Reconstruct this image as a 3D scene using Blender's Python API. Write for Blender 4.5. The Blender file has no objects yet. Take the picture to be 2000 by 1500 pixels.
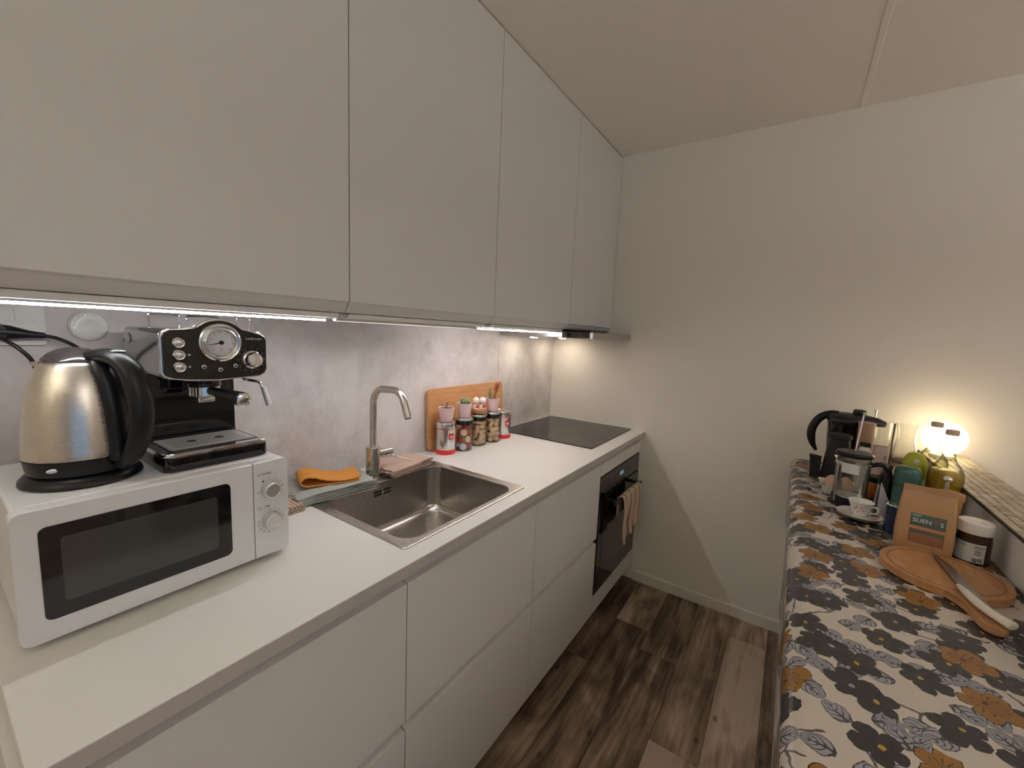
import bpy, bmesh, math, random
from mathutils import Vector, Matrix, noise
random.seed(7)
S = bpy.context.scene
COL = S.collection
PI = math.pi
# ------------------------------------------------------------------ camera
CAM = Vector((1.3077, -2.3952, 1.4398)); YAW, PIT, ROL, FPX = 0.594539, -0.118741, 0.042515, 809.335
fw = Vector((-math.sin(YAW)*math.cos(PIT), math.cos(YAW)*math.cos(PIT), math.sin(PIT)))
rt0 = Vector((math.cos(YAW), math.sin(YAW), 0)); up0 = rt0.cross(fw)
rt = math.cos(ROL)*rt0 + math.sin(ROL)*up0; up = -math.sin(ROL)*rt0 + math.cos(ROL)*up0
cd = bpy.data.cameras.new('camera'); cam = bpy.data.objects.new('camera', cd); COL.objects.link(cam)
cam.matrix_world = Matrix(((rt.x, up.x, -fw.x, CAM.x), (rt.y, up.y, -fw.y, CAM.y), (rt.z, up.z, -fw.z, CAM.z), (0, 0, 0, 1)))
cd.sensor_fit = 'HORIZONTAL'; cd.sensor_width = 36; cd.lens = 36*FPX/2000; cd.clip_start = .02
S.camera = cam
# ------------------------------------------------------------------ light and exposure
S.view_settings.view_transform = 'Standard'; S.view_settings.look = 'None'
S.view_settings.gamma = 1; S.view_settings.use_curve_mapping = False
S.view_settings.exposure = 0.15
S.cycles.use_denoising = True
S.cycles.max_bounces = 9; S.cycles.diffuse_bounces = 5; S.cycles.transparent_max_bounces = 20
S.cycles.use_adaptive_sampling = True; S.cycles.adaptive_threshold = .03
S.cycles.sample_clamp_indirect = 6; S.cycles.caustics_reflective = False; S.cycles.caustics_refractive = False
w = bpy.data.worlds.new('sky'); S.world = w; w.use_nodes = True
bg = w.node_tree.nodes['Background']; bg.inputs[0].default_value = (.42, .66, 1, 1); bg.inputs[1].default_value = .5
LED_NEAR, LED_MID, LED_FAR, SPOT_L, GLOBE_L, FILL_RIGHT, FILL_BACK = 37, 52, 58, 104, 7.0, 108, 84  # the last two drive the uplighters added for ambient fill
def portal(loc, rot, sx, sy):
    l = bpy.data.lights.new('window_daylight', 'AREA'); l.shape = 'RECTANGLE'; l.size = sx; l.size_y = sy
    l.cycles.is_portal = True
    o = bpy.data.objects.new('window_daylight', l); o.location = loc; o.rotation_euler = rot; COL.objects.link(o)
# room dimensions
XR, YN, ZC = 4.6, -5.2, 2.4695
WIN = (-4.6, -1.9, .15, 2.2)      # the balcony window in the right wall: y0 y1 z0 z1
portal((XR+.02, (WIN[0]+WIN[1])/2, (WIN[2]+WIN[3])/2), (0, PI/2, 0), WIN[3]-WIN[2], WIN[1]-WIN[0])

# ------------------------------------------------------------------ materials
MATS = {}
class NT:
    def __init__(s, name):
        m = bpy.data.materials.new(name); m.use_nodes = True; s.m = m; s.t = m.node_tree; s.t.nodes.clear()
        s.out = s.n('ShaderNodeOutputMaterial'); MATS[name] = m
    def n(s, k, **kw):
        o = s.t.nodes.new(k)
        for a, b in kw.items(): setattr(o, a, b)
        return o
    def put(s, sock, v):
        if v is None: return
        if hasattr(v, 'is_output'): s.t.links.new(v, sock)
        else:
            if sock.type == 'RGBA' and not isinstance(v, (int, float)) and len(v) == 3: v = (*v, 1)
            sock.default_value = v
    def math(s, op, a, b=None, c=None, clamp=False):
        o = s.n('ShaderNodeMath', operation=op, use_clamp=clamp); s.put(o.inputs[0], a); s.put(o.inputs[1], b); s.put(o.inputs[2], c)
        return o.outputs[0]
    def vmath(s, op, a, b=None, scale=None):
        o = s.n('ShaderNodeVectorMath', operation=op); s.put(o.inputs[0], a); s.put(o.inputs[1], b)
        if scale is not None: s.put(o.inputs['Scale'], scale)
        return o.outputs['Value'] if op in ('LENGTH', 'DISTANCE', 'DOT_PRODUCT') else o.outputs[0]
    def mix(s, f, a, b, mode='MIX'):
        o = s.n('ShaderNodeMix', data_type='RGBA', blend_type=mode); s.put(o.inputs[0], f); s.put(o.inputs[6], a); s.put(o.inputs[7], b)
        return o.outputs[2]
    def ramp(s, f, stops):
        o = s.n('ShaderNodeValToRGB'); e = o.color_ramp.elements
        while len(e) < len(stops): e.new(.5)
        for i, (p, c) in enumerate(stops): e[i].position = p; e[i].color = (*c, 1) if len(c) == 3 else c
        s.put(o.inputs[0], f); return o.outputs[0]
    def coord(s, which='Object', scale=(1, 1, 1), rot=(0, 0, 0)):
        c = s.n('ShaderNodeTexCoord'); m = s.n('ShaderNodeMapping'); m.inputs['Scale'].default_value = scale; m.inputs['Rotation'].default_value = rot
        s.t.links.new(c.outputs[which], m.inputs[0]); return m.outputs[0]
    def noise(s, vec, scale, detail=4, rough=.55, dist=0, dims='3D'):
        o = s.n('ShaderNodeTexNoise', noise_dimensions=dims); s.put(o.inputs['Vector'], vec); o.inputs['Scale'].default_value = scale
        o.inputs['Detail'].default_value = detail; o.inputs['Roughness'].default_value = rough; o.inputs['Distortion'].default_value = dist
        return o.outputs['Fac']
    def bump(s, h, strength, dist=.001):
        o = s.n('ShaderNodeBump'); o.inputs['Strength'].default_value = strength; o.inputs['Distance'].default_value = dist; s.put(o.inputs['Height'], h)
        return o.outputs[0]
    def bsdf(s, color, rough=.5, metal=0, normal=None, **kw):
        o = s.n('ShaderNodeBsdfPrincipled'); s.put(o.inputs['Base Color'], color); s.put(o.inputs['Roughness'], rough); s.put(o.inputs['Metallic'], metal)
        if normal is not None: s.put(o.inputs['Normal'], normal)
        for a, b in kw.items(): s.put(o.inputs[a.replace('_', ' ')], b)
        s.t.links.new(o.outputs[0], s.out.inputs[0]); return o
    def end(s, sh): s.t.links.new(sh, s.out.inputs[0])
def plain(name, col, rough=.5, metal=0, bump=0, bscale=300, **kw):
    t = NT(name)
    v = t.noise(t.coord(), bscale if bump else 12, 3)
    c = t.mix(v, tuple(x*.96 for x in col), tuple(min(1, x*1.03) for x in col))
    t.bsdf(c, rough, metal, t.bump(v, bump) if bump else None, **kw)
def emit(name, col, strength):
    t = NT(name); e = t.n('ShaderNodeEmission'); e.inputs[0].default_value = (*col, 1); e.inputs[1].default_value = strength; t.end(e.outputs[0])
def thin_glass(name, tint, rough=.02, base=.035, edge=.35, body=None, pw=3.5):
    t = NT(name); tr = t.n('ShaderNodeBsdfTransparent'); lw0 = t.n('ShaderNodeLayerWeight'); lw0.inputs[0].default_value = .5
    t.put(tr.inputs[0], t.mix(t.math('POWER', lw0.outputs['Facing'], pw), tint, tuple(c*edge for c in tint)))
    g = t.n('ShaderNodeBsdfGlossy'); g.inputs['Roughness'].default_value = rough; g.inputs[0].default_value = (1, 1, 1, 1)
    lw = t.n('ShaderNodeLayerWeight'); lw.inputs[0].default_value = .35
    f = t.math('MULTIPLY_ADD', t.math('POWER', lw.outputs['Facing'], 2.5), .6, base, clamp=True)
    m = t.n('ShaderNodeMixShader'); t.put(m.inputs[0], f); t.t.links.new(tr.outputs[0], m.inputs[1]); t.t.links.new(g.outputs[0], m.inputs[2])
    if body:
        df = t.n('ShaderNodeBsdfDiffuse'); df.inputs[0].default_value = (*body[0], 1); m2 = t.n('ShaderNodeMixShader'); m2.inputs[0].default_value = body[1]
        t.t.links.new(m.outputs[0], m2.inputs[1]); t.t.links.new(df.outputs[0], m2.inputs[2]); m = m2
    t.end(m.outputs[0])
def wood(name, c1, c2, scale=(1, 1, 1), rough=.5, knots=.0):
    t = NT(name); v = t.coord('Object', scale)
    a = t.noise(v, 9, 6, .6, .6); b = t.noise(v, 60, 3, .6)
    f = t.math('MULTIPLY_ADD', b, .35, t.math('MULTIPLY', a, .75))
    t.bsdf(t.ramp(f, [(.35, c1), (.7, c2)]), rough, 0, t.bump(b, .08))
plain('wall_paint', (.80, .755, .705), .75, bump=.12, bscale=260)
plain('ceiling_paint', (.88, .83, .765), .8, bump=.1, bscale=220)
plain('trim_paint', (.78, .75, .70), .5)
plain('cabinet_white', (.73, .70, .68), .42, bump=.03, bscale=900)
plain('carcass_white', (.76, .74, .70), .5)
plain('plinth_dark', (.10, .09, .085), .6)
plain('black_plastic', (.010, .010, .011), .34, Specular_IOR_Level=.32)
plain('grate_steel', (.52, .51, .50), .45, .35)
plain('black_matte', (.015, .015, .015), .55, Specular_IOR_Level=.3)
plain('black_gloss', (.006, .006, .007), .06)
plain('oven_glass', (.008, .008, .008), .05)
plain('oven_window', (.03, .028, .024), .08)
plain('mw_window', (.045, .044, .042), .10)
plain('white_plastic', (.78, .78, .78), .32)
plain('mw_white', (.80, .80, .81), .28)
plain('socket_white', (.80, .78, .74), .35)
plain('dark_groove', (.05, .045, .04), .7)
plain('print_dark', (.07, .07, .08), .6)
plain('print_white', (.8, .8, .8), .5)
plain('print_red', (.62, .03, .03), .4)
plain('red_lacquer', (.66, .035, .03), .3)
plain('chrome', (.86, .86, .87), .07, 1)
plain('silver_satin', (.78, .78, .78), .28, 1)
plain('aluminium', (.62, .61, .60), .35, 1)
plain('hood_metal', (.50, .49, .48), .38, .85)
plain('tin_metal', (.80, .79, .77), .2, 1)
plain('dial_face', (.75, .78, .82), .4)
plain('pink_ceramic', (.78, .56, .57), .45)
plain('white_ceramic', (.82, .80, .76), .15)
plain('soil', (.07, .045, .03), .9, bump=.6, bscale=200)
plain('cactus_green', (.16, .25, .10), .6, bump=.5, bscale=400)
plain('dry_stem', (.20, .13, .07), .8)
plain('rust_leaf', (.38, .13, .06), .7)
plain('eggshell', (.55, .36, .25), .5)
plain('lilac_ceramic', (.60, .44, .42), .4)
plain('teal_enamel', (.045, .125, .10), .25)
plain('lime_plastic', (.42, .46, .02), .35)
plain('lime_pale', (.62, .66, .36), .4)
plain('navy_tin', (.008, .02, .055), .22, .3)
plain('orange_jar', (.45, .13, .03), .25)
plain('paper_white', (.44, .42, .44), .7)
plain('brown_tube', (.40, .25, .16), .55)
plain('kraft', (.46, .25, .12), .62, bump=.25, bscale=120)
plain('label_green', (.065, .12, .105), .5)
plain('label_brown', (.24, .10, .055), .5)
plain('label_ochre', (.50, .27, .14), .5)
plain('hazelnut', (.045, .018, .010), .12)
plain('label_white', (.70, .68, .66), .5)
plain('label_blue', (.22, .42, .58), .5)
plain('cork_cap', (.62, .46, .33), .7)
plain('cork', (.70, .47, .30), .85, bump=.5, bscale=180)
plain('capsule_cream', (.72, .60, .40), .35)
plain('capsule_foil', (.62, .68, .78), .3, .5)
plain('ivory', (.80, .74, .62), .35)
plain('blade_steel', (.36, .35, .34), .28, 1)
plain('twine', (.16, .11, .07), .9)
plain('basket_wicker', (.55, .30, .14), .7, bump=.8, bscale=150)
plain('orange_cloth', (.72, .30, .06), .85, bump=.4, bscale=500)
plain('sage_cloth', (.40, .42, .38), .9, bump=.4, bscale=600)
plain('grout', (.05, .04, .03), .9)
plain('edge_grey', (.50, .46, .44), .45)
plain('chrome_dark', (.40, .40, .41), .10, 1)
plain('window_frame_white', (.8, .8, .8), .4)
plain('jug_smoke', (.035, .03, .03), .1)
emit('led_near', (1, 1, 1), LED_NEAR)
emit('led_mid', (1, .97, .95), LED_MID)
emit('led_far', (1, .93, .90), LED_FAR)
emit('spot_light', (1, .85, .645), SPOT_L)
emit('globe_light', (1, .80, .48), GLOBE_L)
emit('fill_right', (1, 1, 1), FILL_RIGHT)  # glow of the added fill uplighters, this one and the next
emit('fill_back', (1, .97, .80), FILL_BACK)
emit('oven_display', (.55, .85, .9), .22)
thin_glass('clear_glass', (.97, .975, .96))
thin_glass('bottle_glass', (.94, .94, .86), edge=.15, pw=2.8)
thin_glass('window_glass', (.99, .99, .99), edge=1)
thin_glass('jug_glass', (.62, .58, .56))
thin_glass('oil', (.86, .68, .06), base=.04, body=((.72, .46, .02), .55))
wood('board_wood', (.50, .23, .085), (.64, .34, .15), (6, 1, 6))
wood('oak_round', (.36, .165, .065), (.56, .29, .13), (7, 1.5, 7))
wood('mill_wood', (.36, .17, .06), (.50, .26, .10), (3, 3, 1))
wood('dark_stick', (.16, .09, .05), (.24, .15, .09), (8, 8, 1))
# brushed stainless steel
def brushed(name, col, r0, r1, sc):
    t = NT(name); v = t.noise(t.coord('Object', sc), 40, 3, .6)
    t.bsdf(t.mix(v, tuple(x*.92 for x in col), col), t.math('MULTIPLY_ADD', v, r1-r0, r0), 1, t.bump(v, .03))
brushed('steel', (.50, .47, .44), .22, .36, (1, 14, 14))
brushed('kettle_steel', (.72, .67, .60), .20, .32, (1, 1, 40))
brushed('tap_steel', (.62, .58, .53), .22, .34, (6, 6, 30))
# concrete look backsplash
t = NT('concrete'); v = t.coord()
a = t.noise(v, 2.6, 8, .62, .4); b = t.noise(v, 11, 6, .65, .3); c = t.noise(v, 60, 4, .6)
f = t.math('ADD', t.math('MULTIPLY', a, .62), t.math('MULTIPLY_ADD', b, .3, t.math('MULTIPLY', c, .1)))
g = t.ramp(f, [(.36, (.46, .415, .40)), (.46, (.60, .555, .545)), (.56, (.71, .665, .66)), (.68, (.80, .755, .75))])
rst = t.ramp(t.noise(t.coord('Object', (1, 1, 1.6)), 5, 4, .6), [(.6, (0, 0, 0)), (.75, (1, 1, 1))])
t.bsdf(t.mix(t.math('MULTIPLY', rst, .35), g, (.66, .57, .49)), .42, 0, t.bump(c, .05))
# worktop
t = NT('worktop'); v = t.noise(t.coord(), 500, 2)
t.bsdf(t.mix(v, (.745, .72, .70), (.805, .78, .76)), .38, 0, t.bump(v, .03))
# floor planks
def plank_mat(name):
    t = NT(name); oi = t.n('ShaderNodeObjectInfo')
    co = t.n('ShaderNodeTexCoord'); off = t.vmath('SCALE', (3.7, 9.1, 1.3), None, t.math('MULTIPLY', oi.outputs['Random'], 17))
    p = t.vmath('ADD', co.outputs['Object'], off)
    st = t.vmath('MULTIPLY', p, (1, .13, 1)); fine = t.noise(t.vmath('MULTIPLY', p, (1, .05, 1)), 85, 5, .6, .3)
    big = t.noise(st, 7.5, 5, .6, 1.3); blot = t.noise(t.vmath('MULTIPLY', p, (1, .45, 1)), 6, 4, .55, .8)
    f = t.math('ADD', t.math('MULTIPLY', big, .45), t.math('MULTIPLY_ADD', fine, .22, t.math('MULTIPLY', blot, .33)))
    f = t.math('ADD', f, t.math('MULTIPLY_ADD', oi.outputs['Random'], .13, -.065))
    col = t.ramp(f, [(.385, (.055, .034, .022)), (.46, (.19, .126, .085)), (.525, (.35, .25, .18)), (.60, (.53, .42, .33))])
    vo = t.n('ShaderNodeTexVoronoi', voronoi_dimensions='2D'); t.put(vo.inputs['Vector'], t.vmath('MULTIPLY', p, (1, .5, 1))); vo.inputs['Scale'].default_value = 4.6
    kn = t.ramp(vo.outputs['Distance'], [(.010, (1, 1, 1)), (.055, (0, 0, 0))])
    t.bsdf(t.mix(t.math('MULTIPLY', kn, .8), col, (.035, .02, .012)), .42, 0, t.bump(fine, .10))
plank_mat('plank_wood')
# striped towels
def striped(name, base, stripe, axis, freq, wd):
    t = NT(name); c = t.n('ShaderNodeTexCoord'); sp = t.n('ShaderNodeSeparateXYZ'); t.t.links.new(c.outputs['UV'], sp.inputs[0])
    x = t.math('FRACT', t.math('MULTIPLY', sp.outputs[axis], freq)); m = t.math('LESS_THAN', t.math('ABSOLUTE', t.math('SUBTRACT', x, .5)), wd)
    n = t.noise(t.coord(), 700, 2); t.bsdf(t.mix(m, base, stripe), .9, 0, t.bump(n, .4))
striped('oven_towel', (.56, .41, .29), (.05, .035, .03), 1, 4.0, .05)
striped('beige_towel', (.58, .42, .34), (.20, .10, .07), 1, 3.0, .03)
striped('sand_towel', (.58, .44, .31), (.12, .08, .06), 0, 26.0, .10)
# floral oilcloth, printed in metres of the cloth's own surface
def floral():
    t = NT('floral_cloth'); uv = t.n('ShaderNodeTexCoord').outputs['UV']
    wob = t.n('ShaderNodeTexNoise'); t.put(wob.inputs['Vector'], uv); wob.inputs['Scale'].default_value = 55; wob.inputs['Detail'].default_value = 3
    wv = t.vmath('SCALE', t.vmath('SUBTRACT', wob.outputs['Color'], (.5, .5, .5)), None, .012)
    p = t.vmath('ADD', uv, wv)
    paper = (.60, .53, .46); col = t.mix(t.noise(uv, 14, 3), (.57, .50, .43), (.63, .56, .49))
    inkn = t.noise(uv, 90, 4, .6)
    dark = t.mix(inkn, (.022, .021, .022), (.055, .052, .052)); ochre = t.mix(inkn, (.23, .10, .022), (.36, .175, .045)); leaf = t.mix(inkn, (.27, .26, .29), (.40, .385, .42)); line = (.012, .011, .012)
    def cell(scale, off, rnd):
        q = t.vmath('ADD', p, off); vo = t.n('ShaderNodeTexVoronoi', voronoi_dimensions='2D'); t.put(vo.inputs['Vector'], q)
        vo.inputs['Scale'].default_value = scale; vo.inputs['Randomness'].default_value = rnd
        d = t.vmath('SCALE', t.vmath('SUBTRACT', q, vo.outputs['Position']), None, scale)
        sp = t.n('ShaderNodeSeparateXYZ'); t.put(sp.inputs[0], d); cs = t.n('ShaderNodeSeparateColor'); t.put(cs.inputs[0], vo.outputs['Color'])
        th = t.math('ADD', t.math('ARCTAN2', sp.outputs[1], sp.outputs[0]), t.math('MULTIPLY', cs.outputs[0], 6.28))
        r = t.math('SQRT', t.math('ADD', t.math('MULTIPLY', sp.outputs[0], sp.outputs[0]), t.math('MULTIPLY', sp.outputs[1], sp.outputs[1])))
        return th, r, cs.outputs[1], cs.outputs[2]
    def leaves(col, scale, off, R, keep):
        th, r, g, b = cell(scale, off, .8)
        cc = t.math('ABSOLUTE', t.math('COSINE', th)); e = t.math('MULTIPLY', t.math('POWER', cc, 1.6), R); k = t.math('SUBTRACT', e, r)
        on = t.math('LESS_THAN', g, keep); m = t.math('MULTIPLY', t.math('GREATER_THAN', k, 0), on)
        vein = t.math('GREATER_THAN', t.math('SINE', t.math('MULTIPLY_ADD', r, 62, t.math('MULTIPLY', cc, -26))), .72)
        edge = t.math('LESS_THAN', k, .026); mid = t.math('GREATER_THAN', cc, .9975)
        ln = t.math('MAXIMUM', t.math('MAXIMUM', edge, vein), mid)
        return t.mix(m, col, t.mix(t.math('MULTIPLY', ln, .85), leaf, line))
    def flowers(col, scale, off, R, keep, ink, lined, dot):
        th, r, g, b = cell(scale, off, .62)
        pc = t.math('ABSOLUTE', t.math('COSINE', t.math('MULTIPLY', th, 2.5)))
        asym = t.math('MULTIPLY_ADD', t.math('COSINE', t.math('ADD', th, t.math('MULTIPLY', b, 6.28))), .16, .9)
        e = t.math('MULTIPLY', t.math('MULTIPLY', t.math('MULTIPLY_ADD', t.math('POWER', pc, .6), .42, .60), R), asym); k = t.math('SUBTRACT', e, r)
        m = t.math('MULTIPLY', t.math('GREATER_THAN', k, 0), t.math('LESS_THAN', g, keep))
        rays = t.math('MULTIPLY', t.math('GREATER_THAN', t.math('ABSOLUTE', t.math('SINE', t.math('MULTIPLY', th, 7.5))), .965), t.math('LESS_THAN', r, t.math('MULTIPLY', e, .62)))
        gap = t.math('LESS_THAN', pc, t.math('DIVIDE', .018, t.math('ADD', r, .05)))
        ln = t.math('MAXIMUM', t.math('MAXIMUM', t.math('LESS_THAN', k, .018), rays), gap)
        body = t.mix(t.math('MULTIPLY', ln, lined), ink, line)
        body = t.mix(t.math('LESS_THAN', r, .045), body, dot)
        return t.mix(m, col, body)
    def stems(col, scale, off, lo, hi):
        vo = t.n('ShaderNodeTexVoronoi', voronoi_dimensions='2D', feature='DISTANCE_TO_EDGE'); t.put(vo.inputs['Vector'], t.vmath('ADD', p, off)); vo.inputs['Scale'].default_value = scale
        on = t.math('GREATER_THAN', t.noise(t.vmath('ADD', uv, off), 16, 1), .52)
        return t.mix(t.math('MULTIPLY', t.math('LESS_THAN', vo.outputs['Distance'], .022), on), col, (.10, .095, .10))
    col = stems(col, 11, (.3, .7, 0), 0, 1)
    col = leaves(col, 12.5, (.13, .31, 0), .50, .62)
    col = leaves(col, 11.5, (.57, .11, 0), .48, .42)
    col = flowers(col, 12.0, (.21, .43, 0), .45, .74, dark, .35, (.50, .30, .05))
    col = flowers(col, 10.2, (.83, .97, 0), .43, .52, ochre, .9, (.10, .04, .01))
    col = flowers(col, 11.0, (.41, .15, 0), .42, .36, dark, .35, (.35, .34, .36))
    t.bsdf(col, .26, 0, t.bump(t.noise(uv, 30, 2), .05))
floral()

# ------------------------------------------------------------------ mesh helpers
class B:
    def __init__(s): s.bm = bmesh.new()
    def box(s, x0, x1, y0, y1, z0, z1, bev=0, seg=2):
        r = bmesh.ops.create_cube(s.bm, size=1); vs = r['verts']
        for v in vs: v.co = Vector(((x0+x1)/2+v.co.x*(x1-x0), (y0+y1)/2+v.co.y*(y1-y0), (z0+z1)/2+v.co.z*(z1-z0)))
        if bev:
            es = list({e for v in vs for e in v.link_edges}); bmesh.ops.bevel(s.bm, geom=es, offset=bev, segments=seg, affect='EDGES', profile=.5)
        return s
    def loops(s, rings, cap0=True, cap1=True, closed=True):
        R = [[s.bm.verts.new(p) for p in r] for r in rings]; n = len(R[0])
        for a, b in zip(R, R[1:]):
            for i in range(n if closed else n-1):
                j = (i+1) % n
                try: s.bm.faces.new((a[i], a[j], b[j], b[i]))
                except ValueError: pass
        if closed and cap0: s.bm.faces.new(R[0][::-1])
        if closed and cap1: s.bm.faces.new(R[-1])
        return s
    def lathe(s, prof, n=32, c=(0, 0, 0), cap0=True, cap1=True, axis='z'):
        rings = []
        for r, z in prof:
            ring = []
            for i in range(n):
                a = 2*PI*i/n; p = (max(r, 1e-4)*math.cos(a), max(r, 1e-4)*math.sin(a), z)
                if axis == 'x': p = (p[2], p[0], p[1])
                if axis == 'y': p = (p[0], p[2], p[1])
                ring.append((p[0]+c[0], p[1]+c[1], p[2]+c[2]))
            rings.append(ring)
        return s.loops(rings, cap0, cap1)
    def tube(s, pts, rad, n=10, flat=1.0, caps=True, upv=None):
        pts = [Vector(p) for p in pts]; N = len(pts); rings = []; prev = None
        for i, p in enumerate(pts):
            d = (pts[min(i+1, N-1)]-pts[max(i-1, 0)]).normalized()
            if prev is None:
                u = Vector(upv) if upv else (Vector((0, 0, 1)) if abs(d.z) < .9 else Vector((1, 0, 0)))
            else: u = prev
            u = (u-d*u.dot(d)).normalized(); prev = u; q = d.cross(u)
            r = rad[i] if isinstance(rad, (list, tuple)) else rad
            rings.append([p+u*r*math.cos(2*PI*k/n)+q*r*flat*math.sin(2*PI*k/n) for k in range(n)])
        return s.loops(rings, caps, caps)
    def prism(s, out, axis, a, b, bev=0, seg=2):
        f = {'x': lambda p, h: (h, p[0], p[1]), 'y': lambda p, h: (p[0], h, p[1]), 'z': lambda p, h: (p[0], p[1], h)}[axis]
        A = [s.bm.verts.new(f(p, a)) for p in out]; C = [s.bm.verts.new(f(p, b)) for p in out]; n = len(out); fs = []
        for i in range(n): j = (i+1) % n; fs.append(s.bm.faces.new((A[i], A[j], C[j], C[i])))
        fa = s.bm.faces.new(A[::-1]); fb = s.bm.faces.new(C)
        if bev:
            bmesh.ops.bevel(s.bm, geom=list(set(fa.edges) | set(fb.edges)), offset=bev, segments=seg, affect='EDGES', profile=.5)
        return s
    def sphere(s, c, r, sx=1, sy=1, sz=1, u=16, v=10):
        rr = bmesh.ops.create_uvsphere(s.bm, u_segments=u, v_segments=v, radius=r)
        for q in rr['verts']: q.co = Vector((q.co.x*sx+c[0], q.co.y*sy+c[1], q.co.z*sz+c[2]))
        return s
    def poly(s, pts): s.bm.faces.new([s.bm.verts.new(p) for p in pts]); return s
    def xf(s, m): bmesh.ops.transform(s.bm, matrix=m, verts=s.bm.verts); return s
    def build(s, name, mat, parent=None, label=None, smooth=True, ang=35, offs=None):
        bmesh.ops.recalc_face_normals(s.bm, faces=s.bm.faces)
        if offs is not None: bmesh.ops.translate(s.bm, verts=s.bm.verts, vec=-Vector(offs))
        me = bpy.data.meshes.new(name); s.bm.to_mesh(me); s.bm.free()
        return link(name, me, mat, parent, label, smooth, ang)
def link(name, me, mat, parent=None, label=None, smooth=True, ang=35):
    me.materials.append(MATS[mat])
    if smooth: me.shade_smooth(); me.set_sharp_from_angle(angle=math.radians(ang))
    o = bpy.data.objects.new(name, me); COL.objects.link(o); o.parent = parent
    if smooth and len(me.polygons) < 4000: wn = o.modifiers.new('weighted_normal', 'WEIGHTED_NORMAL'); wn.keep_sharp = True
    if label: o['label'] = label
    return o
def rrect(x0, x1, y0, y1, r, n=5):
    o = []
    for cx, cy, a in ((x1-r, y1-r, 0), (x0+r, y1-r, 90), (x0+r, y0+r, 180), (x1-r, y0+r, 270)):
        for i in range(n+1):
            t_ = math.radians(a+90*i/n); o.append((cx+r*math.cos(t_), cy+r*math.sin(t_)))
    return o
def tag(o, label, cat, group=None):
    o['label'] = label; o['category'] = cat
    if group: o['group'] = group
    return o
def thing(name, label, cat, loc=(0, 0, 0), rz=0, group=None):
    o = bpy.data.objects.new(name, None); COL.objects.link(o); o.location = loc; o.rotation_euler = (0, 0, rz); o.empty_display_size = .05
    return tag(o, label, cat, group)
def struct(o): o['kind'] = 'structure'; return o
def text(name, body, size, mat, parent, mtx, extrude=.0003, align='CENTER', label=None):
    cu = bpy.data.curves.new(name, 'FONT'); cu.body = body; cu.size = size; cu.extrude = extrude; cu.align_x = align; cu.align_y = 'CENTER'; cu.resolution_u = 3
    tmp = bpy.data.objects.new(name, cu); COL.objects.link(tmp); bpy.context.view_layer.update()
    me = bpy.data.meshes.new_from_object(tmp.evaluated_get(bpy.context.evaluated_depsgraph_get())); bpy.data.objects.remove(tmp); bpy.data.curves.remove(cu)
    me.transform(mtx); me.materials.clear(); return link(name, me, mat, parent, label, False)
def basis(origin, xdir, ydir):
    x = Vector(xdir).normalized(); y = Vector(ydir).normalized(); z = x.cross(y); o = Vector(origin)
    return Matrix(((x.x, y.x, z.x, o.x), (x.y, y.y, z.y, o.y), (x.z, y.z, z.z, o.z), (0, 0, 0, 1)))
def smooth_path(pts, k=6):
    P = [Vector(p) for p in pts]; P = [2*P[0]-P[1]]+P+[2*P[-1]-P[-2]]; out = []
    for i in range(1, len(P)-2):
        for j in range(k):
            t_ = j/k; a, b, c, d = P[i-1], P[i], P[i+1], P[i+2]
            out.append(.5*((2*b)+(c-a)*t_+(2*a-5*b+4*c-d)*t_*t_+(3*b-a-3*c+d)*t_**3))
    out.append(P[-2]); return out

# ------------------------------------------------------------------ the room
H = .9145                                       # worktop height
T = .905                                        # oilcloth height on the bar
wl = struct(B().box(-.14, -.012, YN, .12, -.05, ZC+.05).build('wall_left', 'wall_paint', smooth=False))
wf = struct(B().box(-.14, XR+.14, 0, .12, -.05, ZC+.05).build('wall_far', 'wall_paint', smooth=False))
wn = struct(B().box(-.14, XR+.14, YN-.12, YN, -.05, ZC+.05).build('wall_near', 'wall_paint', smooth=False))
b = B(); y0, y1, z0, z1 = WIN
b.box(XR, XR+.14, YN, y0, -.05, ZC+.05).box(XR, XR+.14, y1, 0, -.05, ZC+.05).box(XR, XR+.14, y0, y1, -.05, z0).box(XR, XR+.14, y0, y1, z1, ZC+.05)
struct(b.build('wall_right', 'wall_paint', smooth=False))
wi = struct(B().box(XR+.05, XR+.056, y0+.05, y1-.05, z0+.05, z1-.05).build('window_1', 'window_glass', smooth=False))
b = B()
for yy in (y0, (y0+y1)/2-.025, y1-.05): b.box(XR+.03, XR+.08, yy, yy+.05, z0, z1)
b.box(XR+.03, XR+.08, y0+.05, y1-.05, z0, z0+.05).box(XR+.03, XR+.08, y0+.05, y1-.05, z1-.05, z1)
b.build('window_frame', 'window_frame_white', wi, smooth=False)
struct(B().box(-.14, XR+.14, YN-.12, .12, ZC, ZC+.1).build('ceiling', 'ceiling_paint', smooth=False))
struct(B().box(1.428, 1.446, YN, -.001, ZC-.0025, ZC+.01, .001, 1).build('trim_1', 'ceiling_paint', smooth=False))
fl = struct(B().box(-.14, XR+.14, YN-.12, .12, -.08, -.004).build('floor', 'plank_wood', smooth=False))
cols = [(.350, .513, [-.33, -1.45, -2.6]), (.514, .678, [-.763, -2.05, -3.3]), (.679, .8435, [-.405, -1.62, -2.85]), (.8445, 1.0095, [-.545, -1.80, -3.05]),
        (1.0105, 1.1745, [-.968, -2.20, -3.4]), (1.1755, 1.337, [-.185, -1.35, -2.60]), (1.338, 1.503, [-.72, -1.95, -3.2])]
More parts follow.
